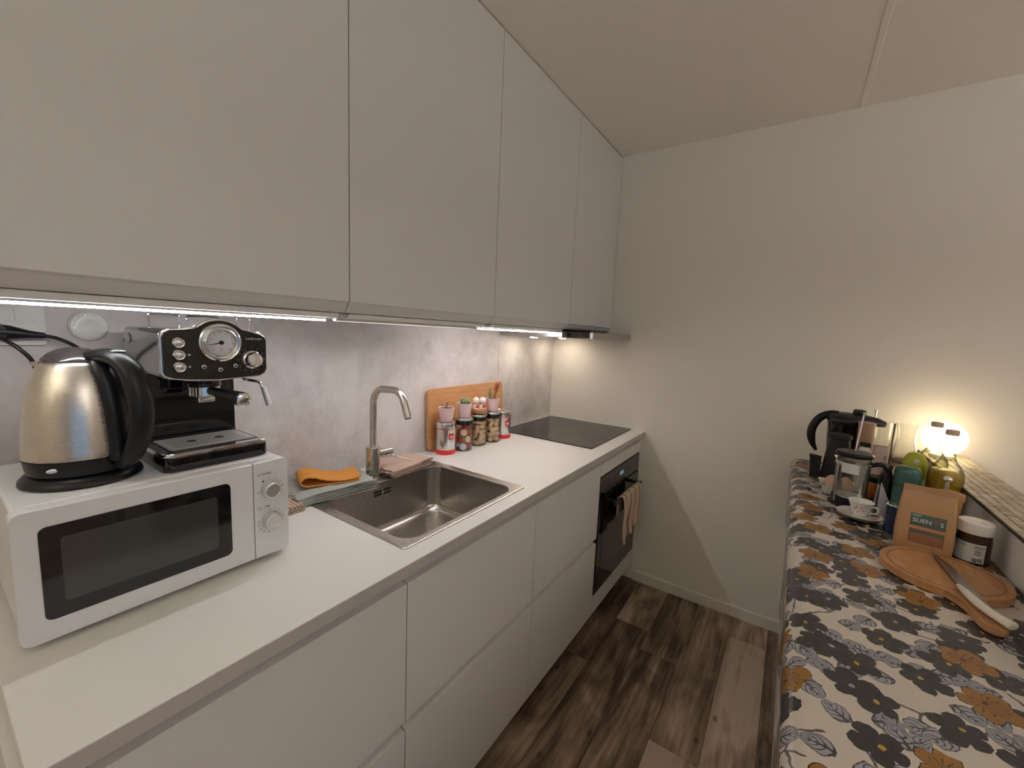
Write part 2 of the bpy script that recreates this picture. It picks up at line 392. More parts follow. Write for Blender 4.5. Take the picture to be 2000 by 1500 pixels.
for x0, x1, js in cols:
    ys = [-.002]+js+[-3.8]
    for a, c in zip(ys, ys[1:]):
        o = B().box(-(x1-x0)/2, (x1-x0)/2, -(a-c)/2+.0006, (a-c)/2-.0006, -.006, 0, .0007, 1).build('plank', 'plank_wood', fl, smooth=False)
        o.location = ((x0+x1)/2, (a+c)/2, 0)
struct(B().prism([(0, 0), (0, .062), (-.008, .062), (-.012, .056), (-.012, 0)], 'x', .635, XR-.002).xf(Matrix()).build('baseboard_far', 'trim_paint', smooth=False))

# ------------------------------------------------------------------ base cabinets, worktop
XD = .62
def front_profile(zb, zt, face=XD):            # drawer front with a finger grip rolled back along its upper edge
    f = face
    return [(f-.018, zb), (f-.001, zb), (f, zb+.001), (f, zt-.002), (f-.001, zt), (f-.008, zt+.0008), (f-.018, zt+.003), (f-.025, zt+.009), (f-.0285, zt+.018), (f-.0295, zt+.026), (f-.033, zt+.026), (f-.033, zt-.002), (f-.018, zt-.012)]
def carcass(th, y0, y1, z0, z1, x1=.582):
    b = B(); w_ = .016
    b.box(.03, x1, y0, y0+w_, z0, z1).box(.03, x1, y1-w_, y1, z0, z1).box(.03, x1, y0+w_, y1-w_, z0, z0+w_).box(.03, .04, y0+w_, y1-w_, z0+w_, z1)
    if 'sink' not in th['label']: b.box(x1-.06, x1-.002, y0+w_, y1-w_, z1-.016, z1)
    b.build('carcass', 'carcass_white', th, smooth=False, offs=th.location)
    B().box(.55, .566, y0, y1, .001, z0).build('plinth', 'plinth_dark', th, smooth=False, offs=th.location)
BASE = [(-2.345, -1.776, 'white two-drawer base cabinet under the microwave'), (-1.776, -1.193, 'white two-drawer base cabinet under the steel sink'), (-1.193, -.610, 'white two-drawer base cabinet beside the black oven')]
for y0, y1, lab in BASE:
    th = thing('base_cabinet', lab, 'cabinet', (.3, (y0+y1)/2, 0), group='handleless base cabinets')
    carcass(th, y0+.001, y1-.001, .10, .885)
    for zb, zt in ((.105, .474), (.499, .856)):
        B().prism(front_profile(zb, zt), 'y', y0+.0015, y1-.0015).build('drawer_front', 'cabinet_white', th, offs=th.location, ang=28)
B().box(.03, .62, -2.362, -2.3455, .001, .886).build('end_panel', 'cabinet_white', None, smooth=False)
tag(bpy.data.objects['end_panel'], 'white side panel closing the near end of the base cabinets', 'panel')
OV0, OV1 = -.610, -.004
th = thing('oven_cabinet', 'white cabinet housing the black oven at the far wall', 'cabinet', (.3, -.307, 0))
b = B(); b.box(.03, .582, OV0+.001, OV0+.017, .10, .885).box(.03, .582, OV1-.016, OV1, .10, .885).box(.03, .582, OV0+.017, OV1-.016, .10, .116).box(.03, .582, OV0+.017, OV1-.016, .185, .199).box(.03, .04, OV0+.017, OV1-.016, .199, .885)
b.build('carcass', 'carcass_white', th, smooth=False, offs=th.location)
B().box(.55, .566, OV0, OV1, .001, .10).build('plinth', 'plinth_dark', th, smooth=False, offs=th.location)
B().prism(front_profile(.798, .856), 'y', OV0+.0015, OV1-.012).build('top_filler', 'cabinet_white', th, offs=th.location, ang=28)
B().prism(front_profile(.105, .178), 'y', OV0+.0015, OV1-.012).build('drawer_front', 'cabinet_white', th, offs=th.location, ang=28)
B().box(.595, .612, OV1-.011, OV1-.001, .10, .88).build('scribe_strip', 'cabinet_white', th, smooth=False, offs=th.location)
# oven
th = thing('oven', 'black built-in oven with a towel hanging on its bar handle', 'oven', (.3, -.318, .2065))
oy0, oy1 = -.606, -.03
B().box(.06, .60, oy0+.02, oy1-.02, .2065, .79).build('body', 'black_matte', th, smooth=False, offs=th.location)
B().box(.60, .622, oy0, oy1, .695, .793, .002).build('control_panel', 'oven_glass', th, offs=th.location)
dr = B().box(.60, .624, oy0, oy1, .207, .691, .002).build('door', 'oven_glass', th, offs=th.location)
B().box(.6235, .6252, oy0+.055, oy1-.05, .30, .565).build('window', 'oven_window', dr, smooth=False, offs=th.location)
b = B().tube([(.668, -.525, .652), (.668, -.128, .652)], .0095, 14)
for yy in (-.495, -.142): b.box(.623, .668, yy-.009, yy+.009, .645, .659, .002)
b.build('handle', 'black_plastic', dr, offs=th.location)
B().box(.6215, .6228, -.345, -.295, .738, .758).build('display', 'oven_display', th, smooth=False, offs=th.location)
for yy in (-.43, -.40, -.25, -.22): B().lathe([(.006, .622), (.006, .6226)], 12, (0, yy, .748), axis='x').build('touch_key', 'print_dark', th, offs=th.location)
# worktop with a cut-out for the sink
b = B(); wx0, wx1, wy0, wy1 = 0.001, .635, -2.352, -.002; hx0, hx1, hy0, hy1 = .115, .570, -1.735, -1.225; zt, zb = H, H-.028
def ringq(z): return [b.bm.verts.new(p) for p in ((wx0, wy0, z), (wx1, wy0, z), (wx1, wy1, z), (wx0, wy1, z), (hx0, hy0, z), (hx1, hy0, z), (hx1, hy1, z), (hx0, hy1, z))]
Tq, Bq = ringq(zt), ringq(zb)
for i in range(4):
    j = (i+1) % 4
    b.bm.faces.new((Tq[i], Tq[j], Tq[4+j], Tq[4+i])); b.bm.faces.new((Bq[j], Bq[i], Bq[4+i], Bq[4+j]))
    b.bm.faces.new((Tq[j], Tq[i], Bq[i], Bq[j])); b.bm.faces.new((Tq[4+i], Tq[4+j], Bq[4+j], Bq[4+i]))
es = [e for e in b.bm.edges if all(v in Tq[:4] for v in e.verts)]
bmesh.ops.bevel(b.bm, geom=es, offset=.0015, segments=2, affect='EDGES', profile=.5)
wt = b.build('worktop', 'worktop', None, smooth=False)
B().box(.6345, .6358, wy0, wy1, zb, zt-.0016).build('edge_band', 'edge_grey', wt, smooth=False)
tag(wt, 'long white laminate worktop along the left wall', 'worktop')
# backsplash
tag(B().box(-.0115, 0, -2.36, -.602, H, 1.4615).build('backsplash', 'concrete', None, smooth=False), 'grey concrete-look backsplash panel behind the sink and appliances', 'backsplash')
tag(B().box(-.0115, 0, -.600, -.001, H, 1.4615).build('backsplash', 'concrete', None, smooth=False), 'grey concrete-look backsplash panel behind the black hob', 'backsplash')

# ------------------------------------------------------------------ upper cabinets
XU, ZU = .384, 1.5018
UP = [(-2.36, -1.762, 'white wall cabinet above the microwave, nearest to the viewer'), (-1.762, -1.164, 'white wall cabinet above the faucet, second from the viewer'), (-1.164, -.5505, 'white wall cabinet above the jars and chopping board'), (-.5505, -.003, 'white wall cabinet above the range hood, in the corner')]
def door_profile():
    z = ZU
    return [(XU-.018, ZC-.005), (XU, ZC-.005), (XU, z+.002), (XU-.0015, z), (XU-.0045, z), (XU-.0075, z-.005), (XU-.0125, z-.014), (XU-.0185, z-.0215), (XU-.0235, z-.0255), (XU-.0275, z-.0255), (XU-.024, z-.010), (XU-.018, z+.004)]
for k, (y0, y1, lab) in enumerate(UP):
    th = thing('wall_cabinet', lab, 'cabinet', (.18, (y0+y1)/2, 1.46), group='handleless wall cabinets')
    zb = 1.4625 if k < 3 else 1.478
    B().box(.001, .342, y0+.001, y1-.001, zb+.0, ZC-.003).box(.342, .356, y0+.016, y1-.016, zb, zb+.012).build('carcass', 'carcass_white', th, smooth=False, offs=th.location)
    if k < 3: pr = door_profile()
    else: pr = [(XU-.018, ZC-.005), (XU, ZC-.005), (XU, 1.503), (XU-.001, 1.5015), (XU-.006, 1.498), (XU-.010, 1.490), (XU-.012, 1.484), (XU-.018, 1.484)]
    B().prism(pr, 'y', y0+.0015, y1-.0015).build('door', 'cabinet_white', th, offs=th.location, ang=28)
    if k < 3:
        lit = k != 1
        yy0, yy1 = y0+.012, y1-(.05 if k == 2 else .012)
        o = thing('led_strip_light', ['lit under-cabinet light strip above the microwave and coffee machine', 'recessed under-cabinet light strip above the faucet', 'lit under-cabinet light strip above the plants and jars'][k], 'light', (.3, (yy0+yy1)/2, 1.4625), group='under-cabinet light strips')
        (B().box(.291, .309, yy0, yy1, 1.4585, 1.4624) if lit else B().box(.291, .309, yy0, yy1, 1.4610, 1.4624).box(.3065, .309, yy0, yy1, 1.4555, 1.4610).box(.291, .2935, yy0, yy1, 1.4555, 1.4610)).build('profile', 'aluminium', o, smooth=False, offs=o.location)
        B().box(.294, .306, yy0+.004, yy1-.004, 1.4542 if lit else 1.4585, 1.4584 if lit else 1.4609).build('diffuser', ('led_near', 'led_mid', 'led_far')[k], o, smooth=False, offs=o.location)
# range hood
th = thing('range_hood', 'slim grey pull-out range hood with its tray drawn out, above the hob', 'range hood', (.2, -.28, 1.434))
B().box(.004, .372, -.598, -.012, 1.436, 1.4615, .002).build('body', 'hood_metal', th, offs=th.location)
b = B(); b.box(.372, .495, -.548, -.540, 1.438, 1.462).box(.372, .495, -.030, -.022, 1.438, 1.462).box(.372, .495, -.540, -.030, 1.438, 1.442)
for i in range(4): b.box(.385+i*.027, .400+i*.027, -.5495, -.5481, 1.444, 1.456)
b.build('pull_out_tray', 'black_matte', th, smooth=False, offs=th.location)
B().box(.495, .512, -.552, -.012, 1.434, 1.4655, .0015).build('front_bar', 'hood_metal', th, offs=th.location)
B().box(.30, .372, -.53, -.05, 1.4345, 1.4359).build('filter', 'aluminium', th, smooth=False, offs=th.location)
for yy in (-.47, -.14):
    rg = B().lathe([(.027, 1.436), (.027, 1.4315), (.024, 1.4305), (.0225, 1.4315)], 24, (.135, yy, 0), cap1=False).build('spotlight_ring', 'chrome', th, offs=th.location)
    B().lathe([(.022, 1.4315), (.020, 1.4285), (.010, 1.4272), (0, 1.427)], 24, (.135, yy, 0)).build('spotlight_lens', 'spot_light', rg, offs=th.location)

# ------------------------------------------------------------------ sink, tap, hob
th = thing('kitchen_sink', 'stainless steel inset sink with a single deep bowl', 'sink', (.34, -1.48, H))
def rr3(x0, x1, y0, y1, r, z): return [(x, y, z) for x, y in rrect(x0, x1, y0, y1, r, 8)]
ix0, ix1, iy0, iy1 = .178, .558, -1.722, -1.247
b = B(); D = .175
b.loops([rr3(.100, .582, -1.752, -1.210, .012, H+.0002), rr3(.101, .581, -1.751, -1.211, .012, H+.0022), rr3(.104, .578, -1.748, -1.214, .012, H+.0032), rr3(ix0-.004, ix1+.004, iy0-.004, iy1+.004, .052, H+.0030),
         rr3(ix0-.001, ix1+.001, iy0-.001, iy1+.001, .050, H+.0015), rr3(ix0, ix1, iy0, iy1, .049, H-.003), rr3(ix0+.004, ix1-.004, iy0+.004, iy1-.004, .046, H-D+.035)]
        + [rr3(ix0+.004+.03*(1-math.cos(a)), ix1-.004-.03*(1-math.cos(a)), iy0+.004+.03*(1-math.cos(a)), iy1-.004-.03*(1-math.cos(a)), .046-.012*(1-math.cos(a)), H-D+.035-.03*math.sin(a)) for a in (PI/8, PI/4, 3*PI/8, PI/2)]
        + [rr3(.33, .406, -1.523, -1.447, .036, H-D)], cap0=False)
b.build('bowl', 'steel', th, offs=th.location, ang=40)
b = B().lathe([(.042, H-D+.0003), (.042, H-D+.002), (.034, H-D+.003), (.030, H-D+.0012), (0, H-D+.001)], 28, (.368, -1.485, 0))
b.build('drain', 'chrome', th, offs=th.location)
b = B()
for dy in (-.0195, .0195):
    for dz in (-.006, .006): b.box(ix0+.0012, ix0+.0042, -1.497+dy-.015, -1.497+dy+.015, H-.033+dz-.0035, H-.033+dz+.0035, .001, 1)
ovf = b.build('overflow_slot', 'black_matte', th, offs=th.location)
B().lathe([(.0045, ix0+.0012), (.004, ix0+.005), (0, ix0+.0055)], 14, (0, -1.497, H-.033), axis='x').build('overflow_screw', 'chrome', th, offs=th.location)
tx, ty = .128, -1.497
th = thing('kitchen_faucet', 'brushed steel faucet with a tall angular spout over the sink', 'faucet', (tx, ty, H+.0032))
B().lathe([(.0245, 0), (.0245, .112), (.0235, .114), (.0125, .1145)], 32).build('body', 'tap_steel', th)
pts = [(0, 0, .112), (0, 0, .18), (0, 0, .262)]
for i in range(1, 9): a = PI/2*i/8*.93; pts.append((.05*(1-math.cos(a)), 0, .262+.05*math.sin(a)*1.2))
e0 = Vector(pts[-1]); pts.append((.105, 0, .325))
for i in range(1, 9):
    a = math.radians(3+66*i/8); pts.append((.105+.055*math.sin(a), 0, .325-.055*(1-math.cos(a))))
e1 = Vector(pts[-1]); dr_ = Vector((math.cos(math.radians(69)), 0, -math.sin(math.radians(69)))); pts.append(tuple(e1+dr_*.052))
sp = B().tube(pts, .0118, 18, upv=(0, 1, 0)).build('spout', 'tap_steel', th, ang=50)
e2 = e1+dr_*.0525
B().tube([e2-dr_*.001, e2+dr_*.002], .0095, 16).build('aerator', 'black_matte', sp)
lv = B().tube([(0, .022, .085), (.002, .047, .085)], .0165, 24).build('lever_hub', 'tap_steel', th)
B().tube([(.002, .0475, .085), (.0035, .073, .085)], .0165, 24).build('lever_cap', 'chrome', lv)
B().tube([(.003, .066, .076), (.048, .088, .064), (.085, .104, .058)], .0032, 10).build('lever_rod', 'tap_steel', lv)
th = thing('induction_hob', 'black glass hob set in the worktop by the far wall', 'hob', (.285, -.298, H))
B().prism(rrect(.018, .556, -.586, -.013, .006), 'z', H+.0002, H+.0052, .0012, 2).build('glass', 'black_gloss', th, offs=th.location)
b = B()
for cx, cy, r in ((.17, -.43, .075), (.17, -.16, .095), (.40, -.43, .095), (.40, -.16, .075)):
    b.loops([[(cx+rr*math.cos(2*PI*i/40), cy+rr*math.sin(2*PI*i/40), H+.00525) for i in range(40)] for rr in (r, r+.0015)], False, False)
for i in range(7): b.box(.520, .526, -.42+i*.04, -.414+i*.04, H+.0052, H+.00532)
b.build('zone_marking', 'dark_groove', th, offs=th.location)

# ------------------------------------------------------------------ cloths by the sink
def ribbon(name, path, wdt, mat, parent, nw=14, th_=.0026, wob=.0015, jit=.003, seed=0, skew=0, uvs=1.0):
    """a cloth: centre line path in (u, z), swept over width (v), given thickness"""
    pts = [Vector((p[0], 0, p[1])) for p in path]; N = len(pts); bm = bmesh.new(); uvl = bm.loops.layers.uv.new('UVMap'); L = [0]
    for i in range(1, N): L.append(L[-1]+(pts[i]-pts[i-1]).length)
    def nz(u, v, k): return noise.noise(Vector((u*14+seed*7.3, v*14+k*3.1, seed*1.7+k)))
    g = {}
    for sgn in (1, -1):
        for i, p in enumerate(pts):
            d = (pts[min(i+1, N-1)]-pts[max(i-1, 0)]).normalized(); nrm = Vector((-d.z, 0, d.x))
            for j in range(nw+1):
                f = j/nw-.5; e = jit*nz(i*.11, f, 2)
                q = p+nrm*(sgn*th_/2+0)+Vector((e+skew*f, 0, wob*max(-.3, nz(p.x, f, 1))*(1 if p.z > .004 else .1)))
                g[sgn, i, j] = bm.verts.new((q.x, f*wdt*(1+.03*nz(i*.2, 0, 5)), q.z))
    def face(k):
        f = bm.faces.new([g[a] for a in k])
        for l, a in zip(f.loops, k): l[uvl].uv = (L[a[1]]*uvs, (a[2]/nw)*uvs)
    for i in range(N-1):
        for j in range(nw):
            face(((1, i, j), (1, i+1, j), (1, i+1, j+1), (1, i, j+1))); face(((-1, i, j+1), (-1, i+1, j+1), (-1, i+1, j), (-1, i, j)))
    for i in range(N-1):
        face(((1, i, 0), (-1, i, 0), (-1, i+1, 0), (1, i+1, 0))); face(((1, i+1, nw), (-1, i+1, nw), (-1, i, nw), (1, i, nw)))
    for j in range(nw):
        face(((1, 0, j+1), (-1, 0, j+1), (-1, 0, j), (1, 0, j))); face(((1, N-1, j), (-1, N-1, j), (-1, N-1, j+1), (1, N-1, j+1)))
    me = bpy.data.meshes.new(name); bm.to_mesh(me); bm.free(); return link(name, me, mat, parent, None, True, 60)
def zigzag(Ln, layers, pitch, z0=.0016, n=9, droop=0, dstart=.6):
    out = []
    for k in range(layers):
        z = z0+k*pitch; xs = [(-Ln/2+Ln*i/n) for i in range(n+1)]
        if k % 2: xs = xs[::-1]
        for x in xs: out.append((x, z+.0008*math.sin(x*60+k)))
        if k < layers-1:
            s = 1 if k % 2 == 0 else -1
            out += [(s*(Ln/2+pitch*.45), z+pitch*.25), (s*(Ln/2+pitch*.5), z+pitch*.5), (s*(Ln/2+pitch*.45), z+pitch*.75)]
    if droop: out = [(x, z-droop*max(0, (-x/(Ln/2)-dstart)/(1-dstart))**1.5*(z/(layers*pitch))) for x, z in out]
    return out
ZS = H+.0035
o = ribbon('folded_towel', zigzag(.105, 5, .0042), .085, 'sand_towel', None, seed=1, uvs=4); o.location = (.150, -1.832, H+.0012); o.rotation_euler = (0, 0, math.radians(85))
tag(o, 'sand-striped folded towel tucked under the grey-green cloth', 'towel')
o = ribbon('folded_dishcloth', zigzag(.238, 5, .0066, z0=.0024, droop=.008), .160, 'sage_cloth', None, seed=2, wob=.004, jit=.010, nw=18, th_=.0040); o.location = (.117, -1.653, ZS+.0005); o.rotation_euler = (0, 0, math.radians(80))
tag(o, 'grey-green folded dishcloth beside the faucet, under the orange cloth', 'cloth')
pth = [(.085, .0018), (.04, .0018), (0, .0022), (-.045, .003), (-.07, .004), (-.082, .010), (-.086, .018), (-.080, .027), (-.066, .0315), (-.045, .029), (-.02, .019), (.01, .011), (.04, .008), (.07, .010), (.09, .016)]
o = ribbon('sponge_cloth', [tuple(v.xz) for v in smooth_path([(a, 0, c) for a, c in pth], 3)], .105, 'orange_cloth', None, seed=3, wob=.003, th_=.0032, jit=.004); o.location = (.110, -1.655, ZS+.0345); o.rotation_euler = (0, 0, math.radians(68))
tag(o, 'orange sponge cloth folded over, on top of the grey-green cloth', 'cloth')
o = ribbon('folded_towel', zigzag(.205, 4, .0064, z0=.0024), .135, 'beige_towel', None, seed=5, wob=.004, jit=.011, nw=18, uvs=5, th_=.0040); o.location = (.108, -1.355, ZS+.0005); o.rotation_euler = (0, 0, math.radians(97))
tag(o, 'beige folded towel with brown stripes behind the sink, right of the faucet', 'towel')

# ------------------------------------------------------------------ oven towel
def hang_towel():
    bm = bmesh.new(); uvl = bm.loops.layers.uv.new('UVMap'); R = .0135; zc = .652; xc = .668; path = []
    for i in range(9): path.append((xc-R-.004+.004*i/8, .56+(zc-.56)*i/8))
    for i in range(1, 12): a = PI-PI*i/12; path.append((xc+R*math.cos(a), zc+R*math.sin(a)))
    for i in range(15): path.append((xc+R+.004*math.sin(i*.5), zc-.205*i/14))
    nw = 30; g = []
    for i, (x, z) in enumerate(path):
        row = []; k = max(0, zc-z)/.2
        for j in range(nw+1):
            f = j/nw; fold = (.007*math.sin(f*15+.6)+.004*math.sin(f*31))*min(1, k*1.6)*(1 if i > 14 else .25)
            y = -.445+.275*(f)*(1-.12*k)+.02*k; drop = (.035*(1-f)**2*k if i > 14 else 0)
            row.append(bm.verts.new((x+fold+(.003 if i > 14 else -.002), y, z-drop)))
        g.append(row)
    for i in range(len(path)-1):
        for j in range(nw):
            f = bm.faces.new((g[i][j], g[i][j+1], g[i+1][j+1], g[i+1][j]))
            for l, (a, c) in zip(f.loops, ((i, j), (i, j+1), (i+1, j+1), (i+1, j))): l[uvl].uv = (a/len(path), c/nw)
    me = bpy.data.meshes.new('tea_towel'); bm.to_mesh(me); bm.free(); o = link('tea_towel', me, 'oven_towel', None, None, True, 60)
    m = o.modifiers.new('thickness', 'SOLIDIFY'); m.thickness = .0022; m.offset = 0
    tag(o, 'beige tea towel with dark stripes hung over the oven handle', 'towel')
hang_towel()

# ------------------------------------------------------------------ microwave
MX, my0, my1, mz0, mz1 = .375, -2.327, -1.919, .925, 1.1415
th = thing('microwave_oven', 'white compact microwave with two dials, under the kettle and coffee machine', 'microwave', (.2, -2.123, H))
B().box(.035, .345, my0+.004, my1-.004, mz0, mz1, .006, 3).build('housing', 'mw_white', th, offs=th.location)
def half(y0, y1, left):
    return [p if ((p[0] < (y0+y1)/2) == left) else ((y1 if left else y0), mz1 if p[1] > (mz0+mz1)/2 else mz0) for p in rrect(y0, y1, mz0, mz1, .010)]
def dedup(o):
    r = []
    for p in o:
        if p not in r: r.append(p)
    return r
dr = B().prism(dedup(half(my0, -1.9920, True)), 'x', .3455, MX, .0022, 2).build('door', 'mw_white', th, offs=th.location)
pn = B().prism(dedup(half(-1.9908, my1, False)), 'x', .3455, MX, .0022, 2).build('control_panel', 'mw_white', th, offs=th.location)
B().prism(rrect(-2.300, -2.036, .958, 1.1125, .010), 'x', MX-.001, MX+.0012, .0006, 1).build('window_frame', 'black_gloss', dr, offs=th.location)
B().prism(rrect(-2.277, -2.060, .982, 1.0905, .006), 'x', MX+.0005, MX+.0018, .0003, 1).build('window_pane', 'mw_window', dr, offs=th.location)
for zc in (1.076, 1.004):
    kb = B().lathe([(.0200, MX-.0005), (.0200, MX+.003), (.0185, MX+.0035)], 40, (0, -1.957, zc), axis='x').build('knob_base', 'aluminium', pn, offs=th.location)
    B().lathe([(.0186, MX+.0035), (.0182, MX+.012), (.0170, MX+.0145), (.0150, MX+.0152), (.0138, MX+.0140), (0, MX+.0138)], 40, (0, -1.957, zc), axis='x').build('knob', 'silver_satin', pn, offs=th.location)
def mwtext(s_, y, z, size): return text('lettering', s_, size, 'print_dark', pn, basis(Vector((MX+.0001, y, z))-Vector(th.location), (0, 1, 0), (0, 0, 1)))
mwtext('POWER', -1.9645, 1.1135, .0058); mwtext('TIME', -1.9655, 1.0385, .0055)
for k, s_ in enumerate(['0', '1', '2', '3', '4', '5', '10', '15', '20', '25', '30']):
    a = math.radians(100-k*30 if k < 5 else (-60-(k-5)*27)); a = math.radians([95, 70, 48, 27, 6, -75, -105, -128, -150, -170, -188][k]); mwtext(s_, -1.957+.0265*math.cos(a), 1.004+.0265*math.sin(a), .0044)
b = B()
for k, a in enumerate((125, 90, 60, 32, 5, 185)):
    a = math.radians(a); c = (-1.957+.0262*math.cos(a), 1.076+.0262*math.sin(a))
    if k == 0: b.lathe([(.0022, MX), (.0022, MX+.0002)], 10, (0, c[0], c[1]), axis='x')
    else:
        for q in range(max(1, min(k, 4))): b.box(MX-.0001, MX+.0002, c[0]-.0025+q*.0014, c[0]-.0018+q*.0014, c[1]-.001, c[1]+.0002+q*.0006)
for q in range(4): b.box(MX-.0001, MX+.0002, -1.9835+q*.0014, -1.9828+q*.0014, 1.111, 1.1125+q*.001)
b.loops([[(MX+.0002, -1.9805+rr*math.cos(2*PI*i/20), 1.0375+rr*math.sin(2*PI*i/20)) for i in range(20)] for rr in (.0034, .0040)], False, False)
b.box(MX, MX+.0002, -1.9807, -1.9803, 1.0375, 1.040).box(MX, MX+.0002, -1.9805, -1.9787, 1.0373, 1.0377)
b.build('dial_mark', 'print_dark', pn, offs=th.location, smooth=False)['kind'] = 'stuff'
for xx in (.08, .30):
    for yy in (-2.29, -1.96): B().lathe([(.011, H+.0005), (.013, mz0+.0005)], 16, (xx, yy, 0)).build('foot', 'black_matte', th, offs=th.location)

# ------------------------------------------------------------------ electric kettle
MT = 1.142
th = thing('electric_kettle', 'brushed steel electric kettle with a black handle, on the microwave', 'kettle', (.232, -2.2205, MT))
B().lathe([(.080, .0003), (.083, .003), (.082, .009), (.076, .016), (.070, .018), (.060, .0182)], 48).build('power_base', 'black_plastic', th)
lo = B().lathe([(.066, .0195), (.0715, .021), (.0735, .03), (.0755, .046), (.0762, .0475)], 48).build('lower_ring', 'black_plastic', th)
a = math.radians(-38)
B().sphere((.0748*math.cos(a), .0748*math.sin(a), .035), .009, .25, 1, .45).xf(Matrix()).build('power_switch', 'silver_satin', lo)
B().lathe([(.0755, .0480), (.0768, .050), (.0760, .060), (.0745, .090), (.0715, .125), (.0665, .158), (.0585, .188), (.0480, .210), (.0440, .2165), (.040, .2165)], 64, cap0=True, cap1=True).build('body', 'kettle_steel', th, ang=60)
ld = B().lathe([(.0435, .2168), (.0430, .2205), (.034, .231), (.022, .2385), (.010, .2415), (0, .242)], 40).build('lid', 'jug_smoke', th, ang=60)
ph = math.radians(31); ux, uy = math.cos(ph), math.sin(ph)
def R_(r, z): return (r*ux, r*uy, z)
pth = smooth_path([R_(.030, .225), R_(.058, .229), R_(.086, .222), R_(.106, .202), R_(.118, .165), R_(.121, .125), R_(.114, .082), R_(.098, .048), R_(.077, .030)], 6)
rr = [.012+.0045*math.sin(PI*i/(len(pth)-1)) for i in range(len(pth))]
hd = B().tube(pth, rr, 16, 1.25, upv=(0, 0, 1)).build('handle', 'black_plastic', th, ang=60)
st = smooth_path([R_(.043, .219), R_(.0575, .193), R_(.0665, .160), R_(.0725, .120), R_(.0758, .080), R_(.0768, .040)], 5)
B().tube(st, [.010, .012, .012]+[.013]*(len(st)-5)+[.014, .014], 14, 1.5, upv=(ux, uy, 0)).build('handle_spine', 'black_plastic', hd, ang=60)
B().sphere(R_(.083, .2385), .012, .75, 1.0, .22).build('lid_button', 'silver_satin', hd)
sa = math.radians(232); B().loops([[(.040*math.cos(sa+q), .040*math.sin(sa+q), .2155) for q in (-.35, 0, .35)]+[(.05*math.cos(sa), .05*math.sin(sa), .2155)], [(.043*math.cos(sa+q), .043*math.sin(sa+q), .200) for q in (-.35, 0, .35)]+[(.068*math.cos(sa), .068*math.sin(sa), .213)]]).build('spout', 'kettle_steel', th)

# ------------------------------------------------------------------ espresso machine (local: x right, -y towards the viewer, origin front base centre)
th = thing('espresso_machine', 'black and chrome espresso machine with a round gauge, on the microwave', 'coffee machine', (.325, -2.031, MT), PI/2)
W2 = .096
bs = B().prism(rrect(-W2, W2, 0, .225, .014), 'z', .0003, .028, .003, 2).build('base', 'black_gloss', th)
tr = B().prism(rrect(-W2-.001, W2+.001, -.001, .150, .018), 'z', .0285, .0375, .0035, 3).build('drip_tray_rim', 'chrome', bs)
B().prism(rrect(-W2+.012, W2-.012, .016, .148, .006), 'z', .0370, .0379).build('drip_tray', 'black_gloss', bs)
gr = B().prism(rrect(-W2+.018, W2-.018, .026, .130, .004), 'z', .0378, .0394, .0005, 1).build('drip_grate', 'grate_steel', bs)
b = B()
for i in range(20):
    for j in range(11):
        x_ = -.062+i*.0065; y_ = .038+j*.008
        if min(math.hypot(x_+.026, y_-.078), math.hypot(x_-.026, y_-.078)) > .013: b.lathe([(.0016, .0393), (.0016, .0396)], 6, (x_, y_, 0))
for x_ in (-.026, .026): b.lathe([(.0095, .0393), (.0095, .0397)], 18, (x_, .078, 0))
b.build('grate_hole', 'black_matte', gr)['kind'] = 'stuff'
B().box(-W2+.004, W2-.006, .150, .222, .028, .186, .004).build('column', 'black_gloss', th)
hb = B().prism(rrect(-.0925, .0965, .183, .281, .014), 'y', .010, .225, .004, 2).build('head', 'chrome_dark', th)
out = []
for p in rrect(-.087, W2+.003, .180, .279, .016, 6): out.append(p)
# front panel outline with a dome over the gauge
dome = [(.015+.053*math.cos(q), .256+.048*math.sin(q)) for q in [math.radians(180-x) for x in range(180-152, 153, 8)]]
cx0 = -.093; cx1 = .0985
o2 = [(cx0, .196), (cx0, .266), (cx0+.004, .276), (cx0+.013, .281), (-.055, .283)] + [(.0055+.054*math.cos(math.radians(q)), .2545+.0495*math.sin(math.radians(q))) for q in range(142, 37, -8)] + [(.064, .282), (cx1-.013, .277), (cx1-.004, .272), (cx1, .262), (cx1, .199), (cx1-.005, .188), (cx1-.016, .182), (.050, .180), (.000, .1775), (-.050, .180), (cx0+.016, .184), (cx0+.004, .189)]
B().prism(o2, 'y', .0005, .0105, .002, 2).build('front_panel_trim', 'chrome', hb, ang=40)
fp = B().prism([((x-.003)*.968+.003, (z-.232)*.955+.232) for x, z in o2], 'y', -.003, .003, .0008, 1).build('front_panel', 'black_gloss', hb, ang=40)
g = thing  # alias kept short
gx, gz = .0057, .2560
def disc(prof, c, n=40): return B().lathe(prof, n, (c[0], 0, c[1]), axis='y')
disc([(.0385, -.003), (.0385, -.0065), (.036, -.0085), (.0335, -.0065), (.0335, -.005)], (gx, gz)).build('gauge_rim', 'chrome', fp)
disc([(.0335, -.0055), (.031, -.0105), (.0285, -.0135), (.0255, -.0115), (.0255, -.0078)], (gx, gz)).build('gauge_bezel', 'silver_satin', fp)
disc([(.0256, -.0072), (.0256, -.0080)], (gx, gz)).build('gauge_face', 'dial_face', fp)
b = B().tube([(gx, -.0090, gz), (gx-.0195, -.0090, gz-.0045)], [.0012, .0005], 6); b.lathe([(.0042, -.0080), (.0042, -.0100)], 16, (gx, 0, gz), axis='y')
b.build('gauge_needle', 'black_plastic', fp)
b = B()
for k in range(9):
    q = math.radians(225-k*33); b.tube([(gx+.019*math.cos(q), -.0081, gz+.019*math.sin(q)), (gx+.0225*math.cos(q), -.0081, gz+.0225*math.sin(q))], .0005, 4)
b.build('gauge_tick', 'print_dark', fp)
